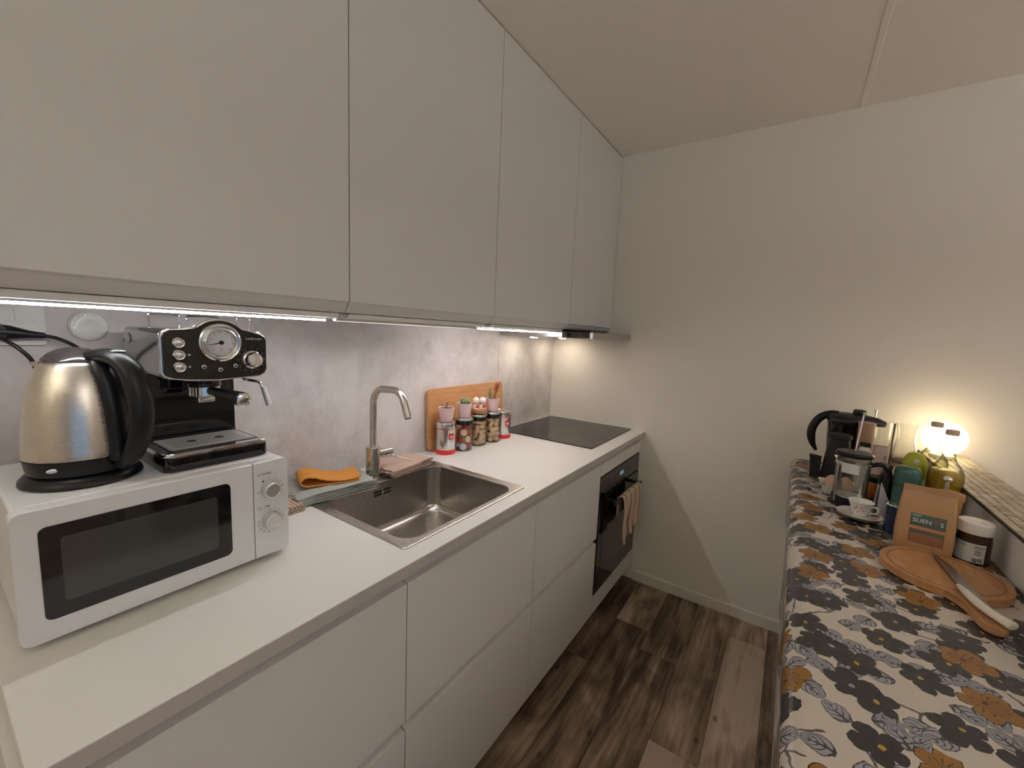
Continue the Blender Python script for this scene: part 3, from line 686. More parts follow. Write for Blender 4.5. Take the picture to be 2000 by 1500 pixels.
EM = lambda x, z, y=-.0032: basis((x, y, z), (1, 0, 0), (0, 0, 1))
text('lettering', '°C', .007, 'print_red', fp, EM(gx+.0, gz-.0145, -.0081))
text('lettering', 'CAFFÈ LUSSO', .0056, 'silver_satin', fp, EM(.0700, .2640))
for z_ in (.255, .2315, .208):
    disc([(.0105, -.003), (.0105, -.006), (.0092, -.0078), (.0075, -.0068)], (-.065, z_), 28).build('button_ring', 'chrome', fp)
    B().sphere((-.065, -.0068, z_), .0074, 1, .5, 1).build('button', 'silver_satin', fp)
for k, z_ in enumerate((.2315, .208)):
    b = B(); 
    if k == 0: b.box(-.0505, -.0465, -.0034, -.0029, z_-.0015, z_+.0015)
    else: b.lathe([(.002, -.0034), (.002, -.0029)], 14, (-.0485, 0, z_), axis='y')
    b.build('button_icon', 'silver_satin', fp)
for x_, z_ in ((-.0250, .2065), (.0040, .2000), (.0320, .2070)):
    lr = disc([(.0042, -.003), (.0042, -.005), (.0030, -.0052), (.0026, -.0042)], (x_, z_), 18).build('indicator_ring', 'silver_satin', fp)
    disc([(.0026, -.0035), (.0022, -.0046)], (x_, z_), 12).build('indicator_lamp', 'black_plastic', lr)
disc([(.021, -.003), (.021, -.006), (.0195, -.010), (.0165, -.0125), (.0160, -.020), (.0145, -.0235), (.0115, -.0250), (.0105, -.0235), (0, -.0232)], (.0640, .2195)).build('steam_knob', 'chrome', fp)
b = B()
for k in range(12):
    q = math.radians(k*30); b.lathe([(.0008, -.0034), (.0008, -.0029)], 6, (.0640+.0262*math.cos(q), 0, .2195+.0262*math.sin(q)), axis='y')
b.build('knob_mark', 'silver_satin', fp)
gh = B().lathe([(.036, .181), (.036, .172), (.031, .168), (.031, .160)], 32, (-.004, .062, 0)).build('group_head', 'black_gloss', th)
pf = B().lathe([(.0285, .166), (.0285, .141), (.024, .137), (.012, .135)], 32, (-.004, .062, 0)).build('portafilter', 'chrome', th)
B().box(-.020, .012, .048, .066, .126, .1375, .003).build('coffee_spout', 'chrome', pf)
hp = [(-.001, .034, .152), (.007, -.012, .149), (.015, -.050, .145), (.018, -.066, .1435)]
B().tube(hp, [.0085, .0115, .0145, .0150], 18).build('portafilter_handle', 'black_plastic', pf)
hv = (Vector(hp[-1])-Vector(hp[-2])).normalized()
B().tube([Vector(hp[-1]), Vector(hp[-1])+hv*.004, Vector(hp[-1])+hv*.0065, Vector(hp[-1])+hv*.0075], [.0152, .0148, .0115, .004], 24).build('handle_cap', 'chrome', pf)
wd = B().tube(smooth_path([(.062, .05, .184), (.068, .04, .172), (.076, .016, .170), (.083, .002, .166), (.086, -.003, .154)], 5), .0032, 10).build('steam_wand', 'chrome', th)
B().tube([(.086, -.003, .158), (.095, -.010, .116)], [.0052, .0058], 14).build('wand_sleeve', 'silver_satin', wd)
for x0, x1 in ((-.088, -.040), (.068, .094)):
    for yy in (.072,):
        B().tube(smooth_path([(x0, yy+.002, .281), (x0, yy, .304), (x0+.004, yy, .309), (x1-.004, yy, .309), (x1, yy, .304), (x1, yy+.002, .281)], 4), .0021, 8).build('cup_rail', 'chrome', hb)
B().tube(smooth_path([(.012, .19, .281), (.012, .19, .304), (.020, .19, .309), (.070, .19, .309), (.078, .19, .304), (.078, .19, .281)], 4), .0021, 8).build('cup_rail', 'chrome', hb)
for z_ in (.257,): B().sphere((-.0935, .190, z_), .017, .12, 1.0, .62).build('side_emblem', 'aluminium', hb)

# ------------------------------------------------------------------ wall fittings
th = thing('wall_socket', 'white wall socket plate with two switches, left end of the backsplash', 'socket', (0, -2.262, 1.418))
B().prism(rrect(-2.303, -2.2235, 1.376, 1.4595, .004), 'x', .0002, .009, .002, 2).build('plate', 'socket_white', th, offs=th.location)
for a, c in ((-2.296, -2.265), (-2.264, -2.234)): B().box(.0085, .0108, a, c, 1.425, 1.4535, .0012).build('rocker_switch', 'socket_white', th, offs=th.location)
B().box(.0085, .0105, -2.296, -2.234, 1.383, 1.422, .0012).build('outlet_panel', 'socket_white', th, offs=th.location)
th = thing('power_plug', 'black angled plug with its two cables in the wall socket', 'plug', (.011, -2.283, 1.402))
B().tube([(.0115, -2.295, 1.403), (.045, -2.295, 1.403)], [.019, .017], 24).build('plug_body', 'black_plastic', th, offs=th.location)
B().tube([(.030, -2.30, 1.404), (.032, -2.275, 1.402), (.033, -2.250, 1.399), (.033, -2.228, 1.397)], [.016, .014, .008, .0055], 16).build('plug_neck', 'black_plastic', th, offs=th.location)
B().tube(smooth_path([(.033, -2.230, 1.397), (.034, -2.210, 1.391), (.036, -2.185, 1.374), (.036, -2.16, 1.345), (.034, -2.150, 1.30), (.03, -2.15, 1.22), (.028, -2.152, 1.1465)], 6), .0036, 10).build('cable', 'black_plastic', th, offs=th.location)
B().tube(smooth_path([(.040, -2.297, 1.398), (.056, -2.285, 1.389), (.064, -2.268, 1.372), (.066, -2.252, 1.345), (.064, -2.247, 1.30), (.05, -2.248, 1.22), (.040, -2.25, 1.1465)], 6), .0036, 10).build('cable', 'black_plastic', th, offs=th.location)
th = thing('wall_thermostat', 'round white disc dial on the backsplash above the kettle', 'dial', (0, -2.1585, 1.4185))
B().lathe([(.0325, .0002), (.0325, .006), (.031, .0075)], 48, (0, -2.1585, 1.4185), axis='x').build('rim', 'socket_white', th, offs=th.location)
B().lathe([(.0300, .0075), (.0300, .0105), (.0285, .0115), (.011, .0118), (.0105, .0112), (0, .0112)], 48, (0, -2.1585, 1.4185), axis='x').build('dial', 'socket_white', th, offs=th.location)
b = B()
for k in range(4):
    q = PI/2*k+.2; b.lathe([(.0016, .0115), (.0016, .0119)], 8, (0, -2.1585+.024*math.cos(q), 1.4185+.024*math.sin(q)), axis='x')
b.loops([[(.0119, -2.1585+rr*math.cos(2*PI*i/32), 1.4185+rr*math.sin(2*PI*i/32)) for i in range(32)] for rr in (.0195, .0201)], False, False)
b.build('dial_mark', 'aluminium', th, offs=th.location)['kind'] = 'stuff'

# ------------------------------------------------------------------ chopping board, tins, jars and plants on the worktop
o = B().prism(rrect(-.275, .275, 0, .272, .022, 6), 'x', -.0095, .0095, .003, 2).build('chopping_board', 'board_wood', None)
o.location = (.027, -.858, H+.001); o.rotation_euler = (0, math.radians(-3.6), 0)
tag(o, 'rectangular wooden chopping board leaning on the backsplash behind the jars', 'chopping board')
def coffee_tin(x, y, lab, rz):
    th = thing('coffee_tin', lab, 'tin', (x, y, H), rz, 'silver coffee tins')
    r = .0445
    B().lathe([(r-.001, .0003), (r, .002), (r, .020), (r-.0005, .0205)], 40).build('red_band', 'red_lacquer', th)
    B().lathe([(r-.0008, .0206), (r-.0008, .1105), (r-.0005, .1106)], 40).build('can', 'tin_metal', th)
    B().lathe([(r-.0004, .1107), (r-.0004, .1135)], 40).build('red_line', 'red_lacquer', th)
    B().lathe([(r-.0002, .1136), (r+.0002, .134), (r-.002, .1375), (r-.006, .138), (r-.008, .1365), (0, .1365)], 40).build('lid', 'tin_metal', th)
    # curved red badge with white lettering, facing local +x
    b = B(); n = 8; hw = .30
    b.loops([[((r+.0003)*math.cos(-hw+2*hw*i/n), (r+.0003)*math.sin(-hw+2*hw*i/n), z) for i in range(n+1)] for z in (.066, .093)], closed=False)
    bd = b.build('badge', 'print_red', th, smooth=False)
    text('lettering', 'illy', .0155, 'print_white', bd, basis((r+.0006, 0, .078), (0, 1, 0), (0, 0, 1)), .0012)
    b = B(); 
    for zz, h_ in ((.060, .0009), (.0565, .0007)):
        b.loops([[((r+.0001)*math.cos(-.22+.44*i/n), (r+.0001)*math.sin(-.22+.44*i/n), z) for i in range(n+1)] for z in (zz, zz+h_)], closed=False)
    b.build('small_print', 'print_dark', th, smooth=False)
coffee_tin(.085, -1.085, 'silver and red coffee tin carrying a pink flowerpot, nearest to the sink', math.radians(-14))
coffee_tin(.102, -.686, 'silver and red coffee tin next to the hob, with nothing on it', math.radians(-18))
JR, JH = .0405, .138
JARS = [(.112, -.998, 'glass storage jar holding red and cream coffee capsules'), (.104, -.888, 'glass storage jar full of wine corks, under the figurine'), (.112, -.789, 'glass storage jar full of wine corks, under the tall succulent')]
for x, y, lab in JARS:
    th = thing('storage_jar', lab, 'jar', (x, y, H), 0, 'glass storage jars')
    B().lathe([(JR-.004, .0003), (JR, .004), (JR, JH), (JR-.0022, JH), (JR-.0022, .0065), (JR-.006, .0042), (0, .0042)], 40, cap0=True, cap1=False).build('glass', 'clear_glass', th, ang=60)
    ld = B().lathe([(JR+.0005, JH+.0003), (JR+.0012, JH+.006), (JR-.001, JH+.0105), (JR-.006, JH+.0115), (0, JH+.0115)], 40).build('lid', 'aluminium', th)
    B().lathe([(JR-.003, JH), (JR-.003, JH-.018), (JR-.006, JH-.020), (0, JH-.020)], 32).build('seal', 'black_matte', ld)
def proto_mesh(b, name, mat):
    bmesh.ops.recalc_face_normals(b.bm, faces=b.bm.faces); me = bpy.data.meshes.new(name); b.bm.to_mesh(me); b.bm.free(); me.materials.append(MATS[mat]); me.shade_smooth(); me.set_sharp_from_angle(angle=.7); return me
ck = proto_mesh(B().lathe([(.0095, -.020), (.0108, -.0185), (.0108, .0185), (.0095, .020)], 12), 'wine_cork', 'cork')
def put(name, me, loc, d, lab, cat, grp, spin=0):
    o = bpy.data.objects.new(name, me); COL.objects.link(o); o.location = loc; o.rotation_mode = 'QUATERNION'
    o.rotation_quaternion = Vector((0, 0, 1)).rotation_difference(Vector(d)); tag(o, lab, cat, grp); return o
rnd = random.Random(3)
for k, (x, y, _) in enumerate(JARS[1:]):
    for lay in range(5):
        zc = H+.0165+lay*.0232; base = rnd.uniform(0, 6)
        for q in range(4):
            a = base+q*PI/2+rnd.uniform(-.2, .2)
            m_ = (q*2+lay*3+k) % 5
            if m_ in (0, 3): d = Vector((math.cos(a), math.sin(a), rnd.uniform(-.2, .2))); rr_ = .0165
            elif m_ == 2 and lay not in (0, 4): d = Vector((-math.sin(a)*.5, math.cos(a)*.5, 1)); rr_ = .0255
            else: d = Vector((-math.sin(a), math.cos(a), rnd.uniform(-.3, .3))); rr_ = .0235
            put('wine_cork', ck, (x+rr_*math.cos(a), y+rr_*math.sin(a), zc+rnd.uniform(-.001, .003)), d, ['wine cork inside the glass jar under the figurine', 'wine cork inside the glass jar under the tall succulent'][k], 'cork', ['corks in the jar under the figurine', 'corks in the jar under the succulent'][k])
cm = {m: proto_mesh(B().lathe([(.0088, -.011), (.0126, .0093), (.0149, .0097), (.0149, .0108), (.0, .0114)], 18), 'coffee_capsule', m) for m in ('capsule_cream', 'red_lacquer', 'capsule_foil')}
x, y, _ = JARS[0]
for k, (a, r_, z_, dz, m) in enumerate([(-.9, .0195, .0200, 0, 'capsule_foil'), (.75, .019, .0205, 0, 'red_lacquer'), (2.4, .019, .0205, 0, 'capsule_cream'), (-2.45, .019, .0205, .0, 'capsule_foil'), (-.1, .018, .050, .25, 'capsule_cream'), (1.5, .018, .049, .2, 'red_lacquer'), (-1.65, .018, .050, .2, 'red_lacquer'), (3.0, .018, .050, .2, 'capsule_cream'), (-.85, .017, .080, .4, 'capsule_cream'), (.8, .017, .079, .3, 'red_lacquer'), (2.4, .017, .079, .3, 'capsule_cream'), (-2.4, .017, .080, .3, 'red_lacquer'), (-.6, .010, .106, .9, 'red_lacquer')]):
    nm = {'capsule_cream': 'cream', 'red_lacquer': 'red', 'capsule_foil': 'silver-white'}[m]
    put('coffee_capsule', cm[m], (x+r_*math.cos(a), y+r_*math.sin(a), H+z_), (math.cos(a), math.sin(a), dz), nm+' coffee capsule inside the glass jar', 'capsule', nm+' capsules in the jar')
def pot(x, y, z, lab):
    th = thing('potted_plant', lab, 'plant', (x, y, z), 0, 'small pink flowerpots')
    B().lathe([(.0245, .0003), (.0255, .002), (.0335, .058), (.0350, .0585), (.0355, .064), (.0325, .064), (.0315, .057), (0, .056)], 32).build('flowerpot', 'pink_ceramic', th)
    B().lathe([(.031, .0562), (.030, .0585), (.012, .060), (0, .060)], 20).build('soil', 'soil', th)
    return th
TZ = H+.1365; JZ = H+JH+.0116
th = pot(.085, -1.085, TZ+.0005, 'pink flowerpot with a dried brown seedling, on the coffee tin')
b = B()
for a, h_, l in ((.3, .034, .010), (2.2, .022, .016), (4.0, .016, .018), (5.2, .020, .012)):
    b.tube(smooth_path([(0, 0, .058), (l*.3*math.cos(a), l*.3*math.sin(a), .058+h_*.5), (l*math.cos(a), l*math.sin(a), .058+h_)], 4), [.0016]*4+[.0011]*4+[.0004], 6)
b.build('stem', 'dry_stem', th)
b = B()
for a, h_, l in ((2.2, .022, .016), (4.0, .016, .018)): b.sphere((l*math.cos(a), l*math.sin(a), .058+h_), .006, 1, .5, .5, 8, 6)
b.build('leaf', 'dry_stem', th)
th = pot(.112, -.998, JZ+.0003, 'pink flowerpot with a round green cactus, on the capsule jar')
rings = []
for i in range(10):
    q = -1.0+2.45*i/9; rings.append([((.019*math.cos(q))*(1+.10*math.cos(9*2*PI*j/54))*math.cos(2*PI*j/54)+.002, (.019*math.cos(q))*(1+.10*math.cos(9*2*PI*j/54))*math.sin(2*PI*j/54), .070+.016*math.sin(q)) for j in range(54)])
ca = B().loops(rings).build('cactus', 'cactus_green', th)
b = B()
for k in range(40):
    a = k*2.4; q = .1+1.2*(k/40); r_ = .0195*math.cos(q); p = Vector((r_*math.cos(a)+.002, r_*math.sin(a), .070+.0165*math.sin(q))); b.tube([p, p+Vector((math.cos(a)*math.cos(q), math.sin(a)*math.cos(q), math.sin(q)))*.005], [.0005, .0002], 4)
b.build('spine', 'capsule_cream', ca)['kind'] = 'stuff'
th = pot(.112, -.789, JZ+.0003, 'pink flowerpot with a tall green and rust-coloured succulent')
B().tube(smooth_path([(-.010, -.006, .057), (-.011, -.007, .085), (-.010, -.008, .118)], 5), [.006]*3+[.0085]*4+[.006]*2+[.0015]*2, 10, .7).build('green_leaf', 'cactus_green', th)
B().tube(smooth_path([(.006, .004, .057), (.009, .006, .085), (.016, .012, .112)], 4), [.006]*9, 8).build('stalk', 'rust_leaf', th)
for k in range(18):
    a = k*2.4; z_ = .090+k*.0025; c = Vector((.010+k*.0005, .007+k*.0004, z_)); d = Vector((math.cos(a), math.sin(a), .9)).normalized()
    B().tube([c, c+d*.009, c+d*.019], [.0034, .0050, .0010], 6, .55).build('leaf', 'rust_leaf', th)
# figurine
th = thing('animal_figurine', 'pair of white ceramic animals with red bibs in a small wicker basket', 'figurine', (.104, -.888, JZ+.0003))
b = B().lathe([(.024, .0003), (.030, .004), (.0345, .018), (.0355, .023), (.031, .023), (.028, .016), (0, .014)], 28); bk = b.build('basket', 'basket_wicker', th)
for z_ in (.006, .0125, .019, .0235):
    pts = [((.0318+.0035*min(1, z_/.02)+.0012*math.sin(i*PI/2+z_*900))*math.cos(2*PI*i/36), (.0318+.0035*min(1, z_/.02)+.0012*math.sin(i*PI/2+z_*900))*math.sin(2*PI*i/36), z_) for i in range(37)]
    B().tube(pts, .0022, 6, caps=False).build('wicker_strand', 'basket_wicker', bk)
for s_ in (-1, 1):
    cx, cy = s_*.012*.7+.004, s_*.0145
    f = B().lathe([(.012, .014), (.0165, .022), (.0165, .034), (.0125, .046), (.0115, .049), (.0155, .055), (.0165, .062), (.0140, .071), (.008, .0755), (0, .077)], 20, (cx, cy, 0)).build('figure', 'white_ceramic', th, ang=70)
    for e_ in (-1, 1):
        B().lathe([(.0048, 0), (.003, .005), (0, .010)], 8, (cx-.001, cy+e_*.008, .071)).build('ear', 'white_ceramic', f)
        B().sphere((cx+.0145, cy+e_*.0055-.002, .064), .0014, u=8, v=6).build('eye', 'print_dark', f)
    B().sphere((cx+.0125, cy-.003, .036), .0105, .55, 1, .85).build('bib', 'red_lacquer', f)
    B().lathe([(.0135, .0462), (.0145, .0482), (.0135, .0502)], 18, (cx, cy, 0), cap0=False, cap1=False).build('collar', 'red_lacquer', f)

# ------------------------------------------------------------------ bar counter, half wall, oilcloth
BY0 = -1.93
hw_ = struct(B().box(1.790, 1.905, BY0, -.001, -.004, 1.020).build('wall_half', 'wall_paint', smooth=False))
cap = struct(B().box(1.777, 1.917, BY0-.01, -.001, 1.0202, 1.0262).build('trim_2', 'grout', smooth=False))
rnd = random.Random(11); rows = [1.778, 1.7985, 1.8215, 1.8425, 1.8655, 1.8875, 1.9162]; cnt = 0; meshes = {}
for r0, r1 in zip(rows, rows[1:]):
    y = -.004
    while y > -1.42:
        ln = rnd.choice([.012, .020, .034, .048, .026]); ln = min(ln, y+1.44)
        k = (round(r1-r0, 4), ln)
        if k not in meshes:
            hx, hy = (r1-r0)/2-.0012, ln/2-.0012; bb = B().box(-hx, hx, -hy, hy, -.004, .0018, .0005, 1)
            meshes[k] = proto_mesh(bb, 'tile', 'tile_stone') if 'tile_stone' in MATS else None
            if meshes[k] is None:
                t = NT('tile_stone'); oi = t.n('ShaderNodeObjectInfo'); nn = t.noise(t.coord(), 40, 4)
                cc = t.ramp(t.math('MULTIPLY_ADD', nn, .3, t.math('MULTIPLY', oi.outputs['Random'], .7)), [(.1, (.30, .23, .165)), (.5, (.44, .36, .26)), (.9, (.56, .47, .36))]); t.bsdf(cc, .4)
                bb = B().box(-hx, hx, -hy, hy, -.004, .0018, .0005, 1); meshes[k] = proto_mesh(bb, 'tile', 'tile_stone')
        if cnt < 299:
            o = bpy.data.objects.new('tile', meshes[k]); COL.objects.link(o); o.parent = cap; o.location = ((r0+r1)/2, y-ln/2, 1.028+rnd.uniform(-.0003, .0004)); cnt += 1
        y -= ln
th = thing('bar_counter', 'white bar counter under the floral oilcloth', 'counter', (1.58, -.96, 0))
B().box(1.372, 1.789, BY0+.02, -.003, .876, .9025).build('counter_top', 'carcass_white', th, smooth=False, offs=th.location)
B().box(1.384, 1.400, BY0+.03, -.003, .001, .876).build('front_panel', 'carcass_white', th, smooth=False, offs=th.location)
B().box(1.400, 1.789, BY0+.03, BY0+.046, .001, .876).build('side_panel', 'carcass_white', th, smooth=False, offs=th.location)
def oilcloth():
    prof = [(1.788, T)]; n = 24
    for i in range(1, n+1): prof.append((1.788-(1.788-1.380)*i/n, T))
    for i in range(1, 12): a = PI/2*i/11; prof.append((1.380-.034*math.sin(a), T-.030*(1-math.cos(a))))
    m = 22
    for i in range(1, m+1): prof.append((1.346+.010*i/m, T-.030-.26*i/m))
    L = [0]
    for a, c in zip(prof, prof[1:]): L.append(L[-1]+math.hypot(a[0]-c[0], a[1]-c[1]))
    ny = 150; bm = bmesh.new(); uvl = bm.loops.layers.uv.new('UVMap'); G = []; ys = [-.0035+(BY0+.01+.0035)*j/ny for j in range(ny+1)]
    for i, (x, z) in enumerate(prof):
        row = []
        for y in ys:
            dx = dz = 0
            if x < 1.375:
                k = min(1, (T-z)/.29); dx = .005*k*math.sin(y*9+1.2*math.sin(y*4))+.003*k*math.sin(y*23)
            elif x < 1.77:
                dz = .0012*max(0, noise.noise(Vector((x*9, y*6, 3.1))))+(.0022*math.exp(-((x-1.392)/.008)**2)*(.6+.4*math.sin(y*11)))
            row.append(bm.verts.new((x+min(dx, .006), y, z+dz)))
        G.append(row)
    for i in range(len(prof)-1):
        for j in range(ny):
            f = bm.faces.new((G[i][j], G[i+1][j], G[i+1][j+1], G[i][j+1]))
            for l, (a, c) in zip(f.loops, ((i, j), (i+1, j), (i+1, j+1), (i, j+1))): l[uvl].uv = (L[a], -ys[c])
    me = bpy.data.meshes.new('tablecloth'); bm.to_mesh(me); bm.free(); o = link('tablecloth', me, 'floral_cloth', None, None, True, 80)
    sd = o.modifiers.new('thickness', 'SOLIDIFY'); sd.thickness = .0012; sd.offset = -1
    tag(o, 'floral oilcloth with charcoal and ochre flowers draped over the bar counter', 'tablecloth')
oilcloth()
TT = T+.0015                                     # where things on the cloth stand
def face_cam(x, y):
    n = Vector((x-CAM.x, y-CAM.y)).normalized(); return math.atan2(-n.x, n.y)
def at(name, lab, cat, x, y, off=0, group=None, spin=0):
    n = Vector((x-CAM.x, y-CAM.y)).normalized(); s_ = Vector((n.y, -n.x))
    return thing(name, lab, cat, (x+s_.x*off, y+s_.y*off, TT), math.atan2(s_.y, s_.x)+spin, group)
# french press
th = at('french_press', 'glass french press with a black lid and handle, behind the teacup', 'french press', 1.51, -.59)
B().lathe([(.056, .0003), (.058, .004), (.053, .009), (.049, .012), (.049, .030), (.0475, .030), (.0475, .016), (0, .015)], 36).build('base', 'black_plastic', th)
B().lathe([(.042, .018), (.0465, .022), (.0468, .168), (.0485, .173), (.0475, .1735), (.0452, .168), (.0450, .024), (.041, .020), (0, .0198)], 40, cap0=True, cap1=False).build('beaker', 'clear_glass', th, ang=60)
B().lathe([(.0472, .140), (.0482, .1405), (.0482, .152), (.0472, .1525)], 40, cap0=False, cap1=False).build('metal_band', 'silver_satin', th)
b = B(); n = 10; b.loops([[(.0484*math.sin(-.62+1.0*i/n), -.0484*math.cos(-.62+1.0*i/n), z) for i in range(n+1)] for z in (.118, .150)], closed=False); b.build('paper_label', 'label_white', th, smooth=False)
for a in (-.9, .9, 2.5, 3.8): B().box(-.004, .004, -.0490, -.0478, .012, .150).xf(Matrix.Rotation(a, 4, 'Z')).build('frame_strut', 'silver_satin', th, smooth=False)
ld = B().lathe([(.0470, .1705), (.0515, .174), (.052, .180), (.048, .186), (.030, .189), (.006, .190), (0, .190)], 40).build('lid', 'black_plastic', th)
rd = B().tube([(.001, 0, .188), (.010, .010, .316)], .0022, 10).build('plunger_rod', 'chrome', ld)
B().sphere((.0102, .0102, .318), .0042, u=10, v=8).build('plunger_tip', 'chrome', ld)
B().lathe([(.044, .030), (.0445, .032), (.044, .034)], 32).build('filter_disc', 'silver_satin', th)
pth = smooth_path([(.046, .004, .148), (.070, .004, .156), (.088, .004, .146), (.095, .004, .118), (.093, .004, .080), (.084, .004, .050), (.056, .003, .028)], 5)
B().tube(pth, [.0075]*len(pth), 12, 1.3).build('handle', 'black_plastic', th)
a_ = math.radians(200); B().loops([[(.0468*math.cos(a_+q), .0468*math.sin(a_+q), .155) for q in (-.3, 0, .3)]+[(.047*math.cos(a_), .047*math.sin(a_), .155)], [(.0478*math.cos(a_+q), .0478*math.sin(a_+q), .173) for q in (-.3, 0, .3)]+[(.062*math.cos(a_), .062*math.sin(a_), .1745)]], False, False).build('spout', 'clear_glass', th)
# cup and saucers
for k, z_ in enumerate((0, .0052)):
    th = at('saucer', ['plain white saucer at the bottom of the teacup pair', 'white saucer with red painted motifs directly under the teacup'][k], 'saucer', 1.527, -.715, .001*k, 'stacked saucers'); th.location.z += z_
    B().lathe([(.030, .0003), (.032, .002), (.050, .0062), (.0575, .0095), (.058, .0105), (.050, .0088), (.034, .0046), (.022, .0040), (0, .0040)], 40).build('dish', 'white_ceramic', th, ang=60)
    if k:
        b = B()
        for a in (3.4, 4.0, 5.7, .2, 1.6):
            for q in range(3): b.poly([((.043+.005*math.cos(w_))*math.cos(a+.10*q)+.0028*math.cos(w_), (.043+.003*math.sin(w_))*math.sin(a+.10*q)+.0028*math.sin(w_), .0078+(.0012 if True else 0)) for w_ in [2*PI*i/8 for i in range(8)]])
        b.build('painted_motif', 'print_red', th, smooth=False)
th = at('teacup', 'white teacup with red painted motifs on its saucers', 'cup', 1.527, -.715, .002, spin=0); th.location.z += .0098
B().lathe([(.016, 0), (.0175, .003), (.0225, .014), (.0285, .034), (.0335, .0465), (.0325, .0467), (.0275, .034), (.021, .014), (.015, .005), (0, .0045)], 40).build('bowl', 'white_ceramic', th, ang=60)
B().tube(smooth_path([(.0275, -.006, .034), (.038, -.010, .037), (.0425, -.011, .028), (.038, -.010, .018), (.0235, -.006, .014)], 5), .0028, 10, 1.3).build('handle', 'white_ceramic', th)
b = B()
for a, z_ in ((-2.15, .024), (-1.95, .030), (-1.72, .019), (-1.50, .030), (-1.88, .014), (-1.30, .022)):
    r_ = .0172+(z_-.003)*.36; b.sphere((r_*math.cos(a), r_*math.sin(a), z_), .0034, .6, .6, .8, 8, 6)
b.build('painted_motif', 'print_red', th)
# tapering black jug with a strap handle
th = at('thermal_jug', 'tapering black jug with an angular handle, between the filter jug and french press', 'jug', 1.475, -.33, .013)
B().lathe([(.050, .0003), (.051, .004), (.048, .03), (.040, .12), (.0345, .178), (.0355, .181)], 36).build('body', 'black_plastic', th, ang=50)
B().lathe([(.0370, .1812), (.0395, .184), (.0395, .195), (.035, .199), (.015, .201), (0, .2012)], 36).build('lid', 'black_matte', th)
B().prism([(-.083, .008), (-.060, .002), (-.046, .010), (-.052, .080), (-.048, .098), (-.060, .094), (-.090, .101), (-.088, .090), (-.083, .050)], 'y', -.012, .010, .003, 2).build('handle', 'black_plastic', th)
# water filter jug
th = at('filter_jug', 'smoky water filter jug with a black lid and long curved handle by the wall', 'jug', 1.50, -.17, .018)
B().lathe([(.048, .0003), (.052, .004), (.062, .15), (.066, .225), (.0645, .225), (.0605, .15), (.050, .006), (0, .005)], 36, cap1=False).build('pitcher', 'jug_glass', th, ang=60)
B().lathe([(.028, .05), (.054, .160), (.060, .222), (0, .222)], 30).build('filter_funnel', 'jug_smoke', th)
ld = B().loops([[(x_*sc_, y_*sc_, z_) for x_, y_ in [(.068*math.cos(a)+(.055*max(0, math.cos(a))**6), .068*math.sin(a)*(1-.0*a)) for a in [2*PI*i/40 for i in range(40)]]] for sc_, z_ in ((1.0, .226), (1.03, .232), (1.0, .246), (.80, .258), (.45, .265), (.05, .267))]).build('lid', 'black_plastic', th, ang=50)
B().lathe([(.021, .262), (.022, .275), (.020, .283), (.012, .285), (0, .285)], 24, (.036, 0, 0)).build('lid_knob', 'black_plastic', ld)
pth = smooth_path([(-.030, 0, .256), (-.062, 0, .252), (-.092, 0, .232), (-.112, 0, .195), (-.117, 0, .155), (-.108, 0, .115), (-.092, 0, .086)], 6)
B().tube(pth, [.014+.002*math.sin(PI*i/(len(pth)-1)) - (.009*max(0, (i-len(pth)*.7)/(len(pth)*.3))) for i in range(len(pth))], 14, .75).build('handle', 'black_plastic', th, ang=60)
# small things behind
th = at('cardboard_tube', 'brown cardboard tube with a spoon handle sticking out, behind the french press', 'tin', 1.56, -.262, .012)
B().lathe([(.026, .0003), (.0265, .002), (.0265, .236), (.0265, .2362)], 32).build('tube', 'brown_tube', th)
B().lathe([(.0275, .2363), (.0275, .246), (.026, .248), (0, .248)], 32).build('cap', 'brown_tube', th)
o = at('spoon', 'steel spoon handle standing up behind the cardboard tube', 'spoon', 1.585, -.185, .014)
B().tube(smooth_path([(0, 0, .0003), (.001, .002, .10), (.003, .004, .20), (.004, .005, .292)], 4), [.0022]*8+[.0026]*4+[.0042], 8, .5).build('stem', 'chrome', o)
th = at('small_bottle', 'small pale bottle with a dark cap behind the french press lid', 'bottle', 1.563, -.362, 0)
B().lathe([(.020, .0003), (.021, .003), (.021, .15), (.015, .160), (.015, .168)], 24).build('body', 'label_white', th)
B().lathe([(.0165, .1682), (.0165, .181), (.015, .183), (0, .183)], 24).build('cap', 'black_plastic', th)
th = at('tumbler', 'dusty pink tumbler behind the french press', 'cup', 1.614, -.366, -.008)
B().lathe([(.016, .0003), (.017, .002), (.0205, .178), (.0195, .1785), (.016, .01), (0, .008)], 32).build('body', 'lilac_ceramic', th, ang=60)
th = at('glass_vase', 'clear waisted glass vase in front of the glowing globe lamp', 'vase', 1.69, -.20, .012)
B().lathe([(.028, .0003), (.034, .004), (.041, .05), (.042, .09), (.036, .145), (.0285, .190), (.0285, .215), (.034, .252), (.0335, .2525), (.0268, .215), (.0268, .190), (.0345, .145), (.0400, .09), (.039, .05), (.030, .006), (0, .005)], 36, cap1=False).build('glass', 'clear_glass', th, ang=60)
th = at('glass_tumbler', 'tall clear drinking glass beside the filter jug', 'glass', 1.632, -.115, .010)
B().lathe([(.024, .0003), (.026, .003), (.032, .24), (.0308, .24), (.0248, .006), (0, .005)], 32, cap1=False).build('glass', 'clear_glass', th, ang=60)
th = at('twine_jar', 'glass jar with a twine bow and dotted ribbon round its neck', 'jar', 1.63, -.37, .034)
B().lathe([(.028, .0003), (.031, .004), (.031, .110), (.026, .128), (.028, .160), (.0268, .160), (.0248, .128), (.0295, .110), (.029, .006), (0, .005)], 32, cap1=False).build('glass', 'clear_glass', th, ang=60)
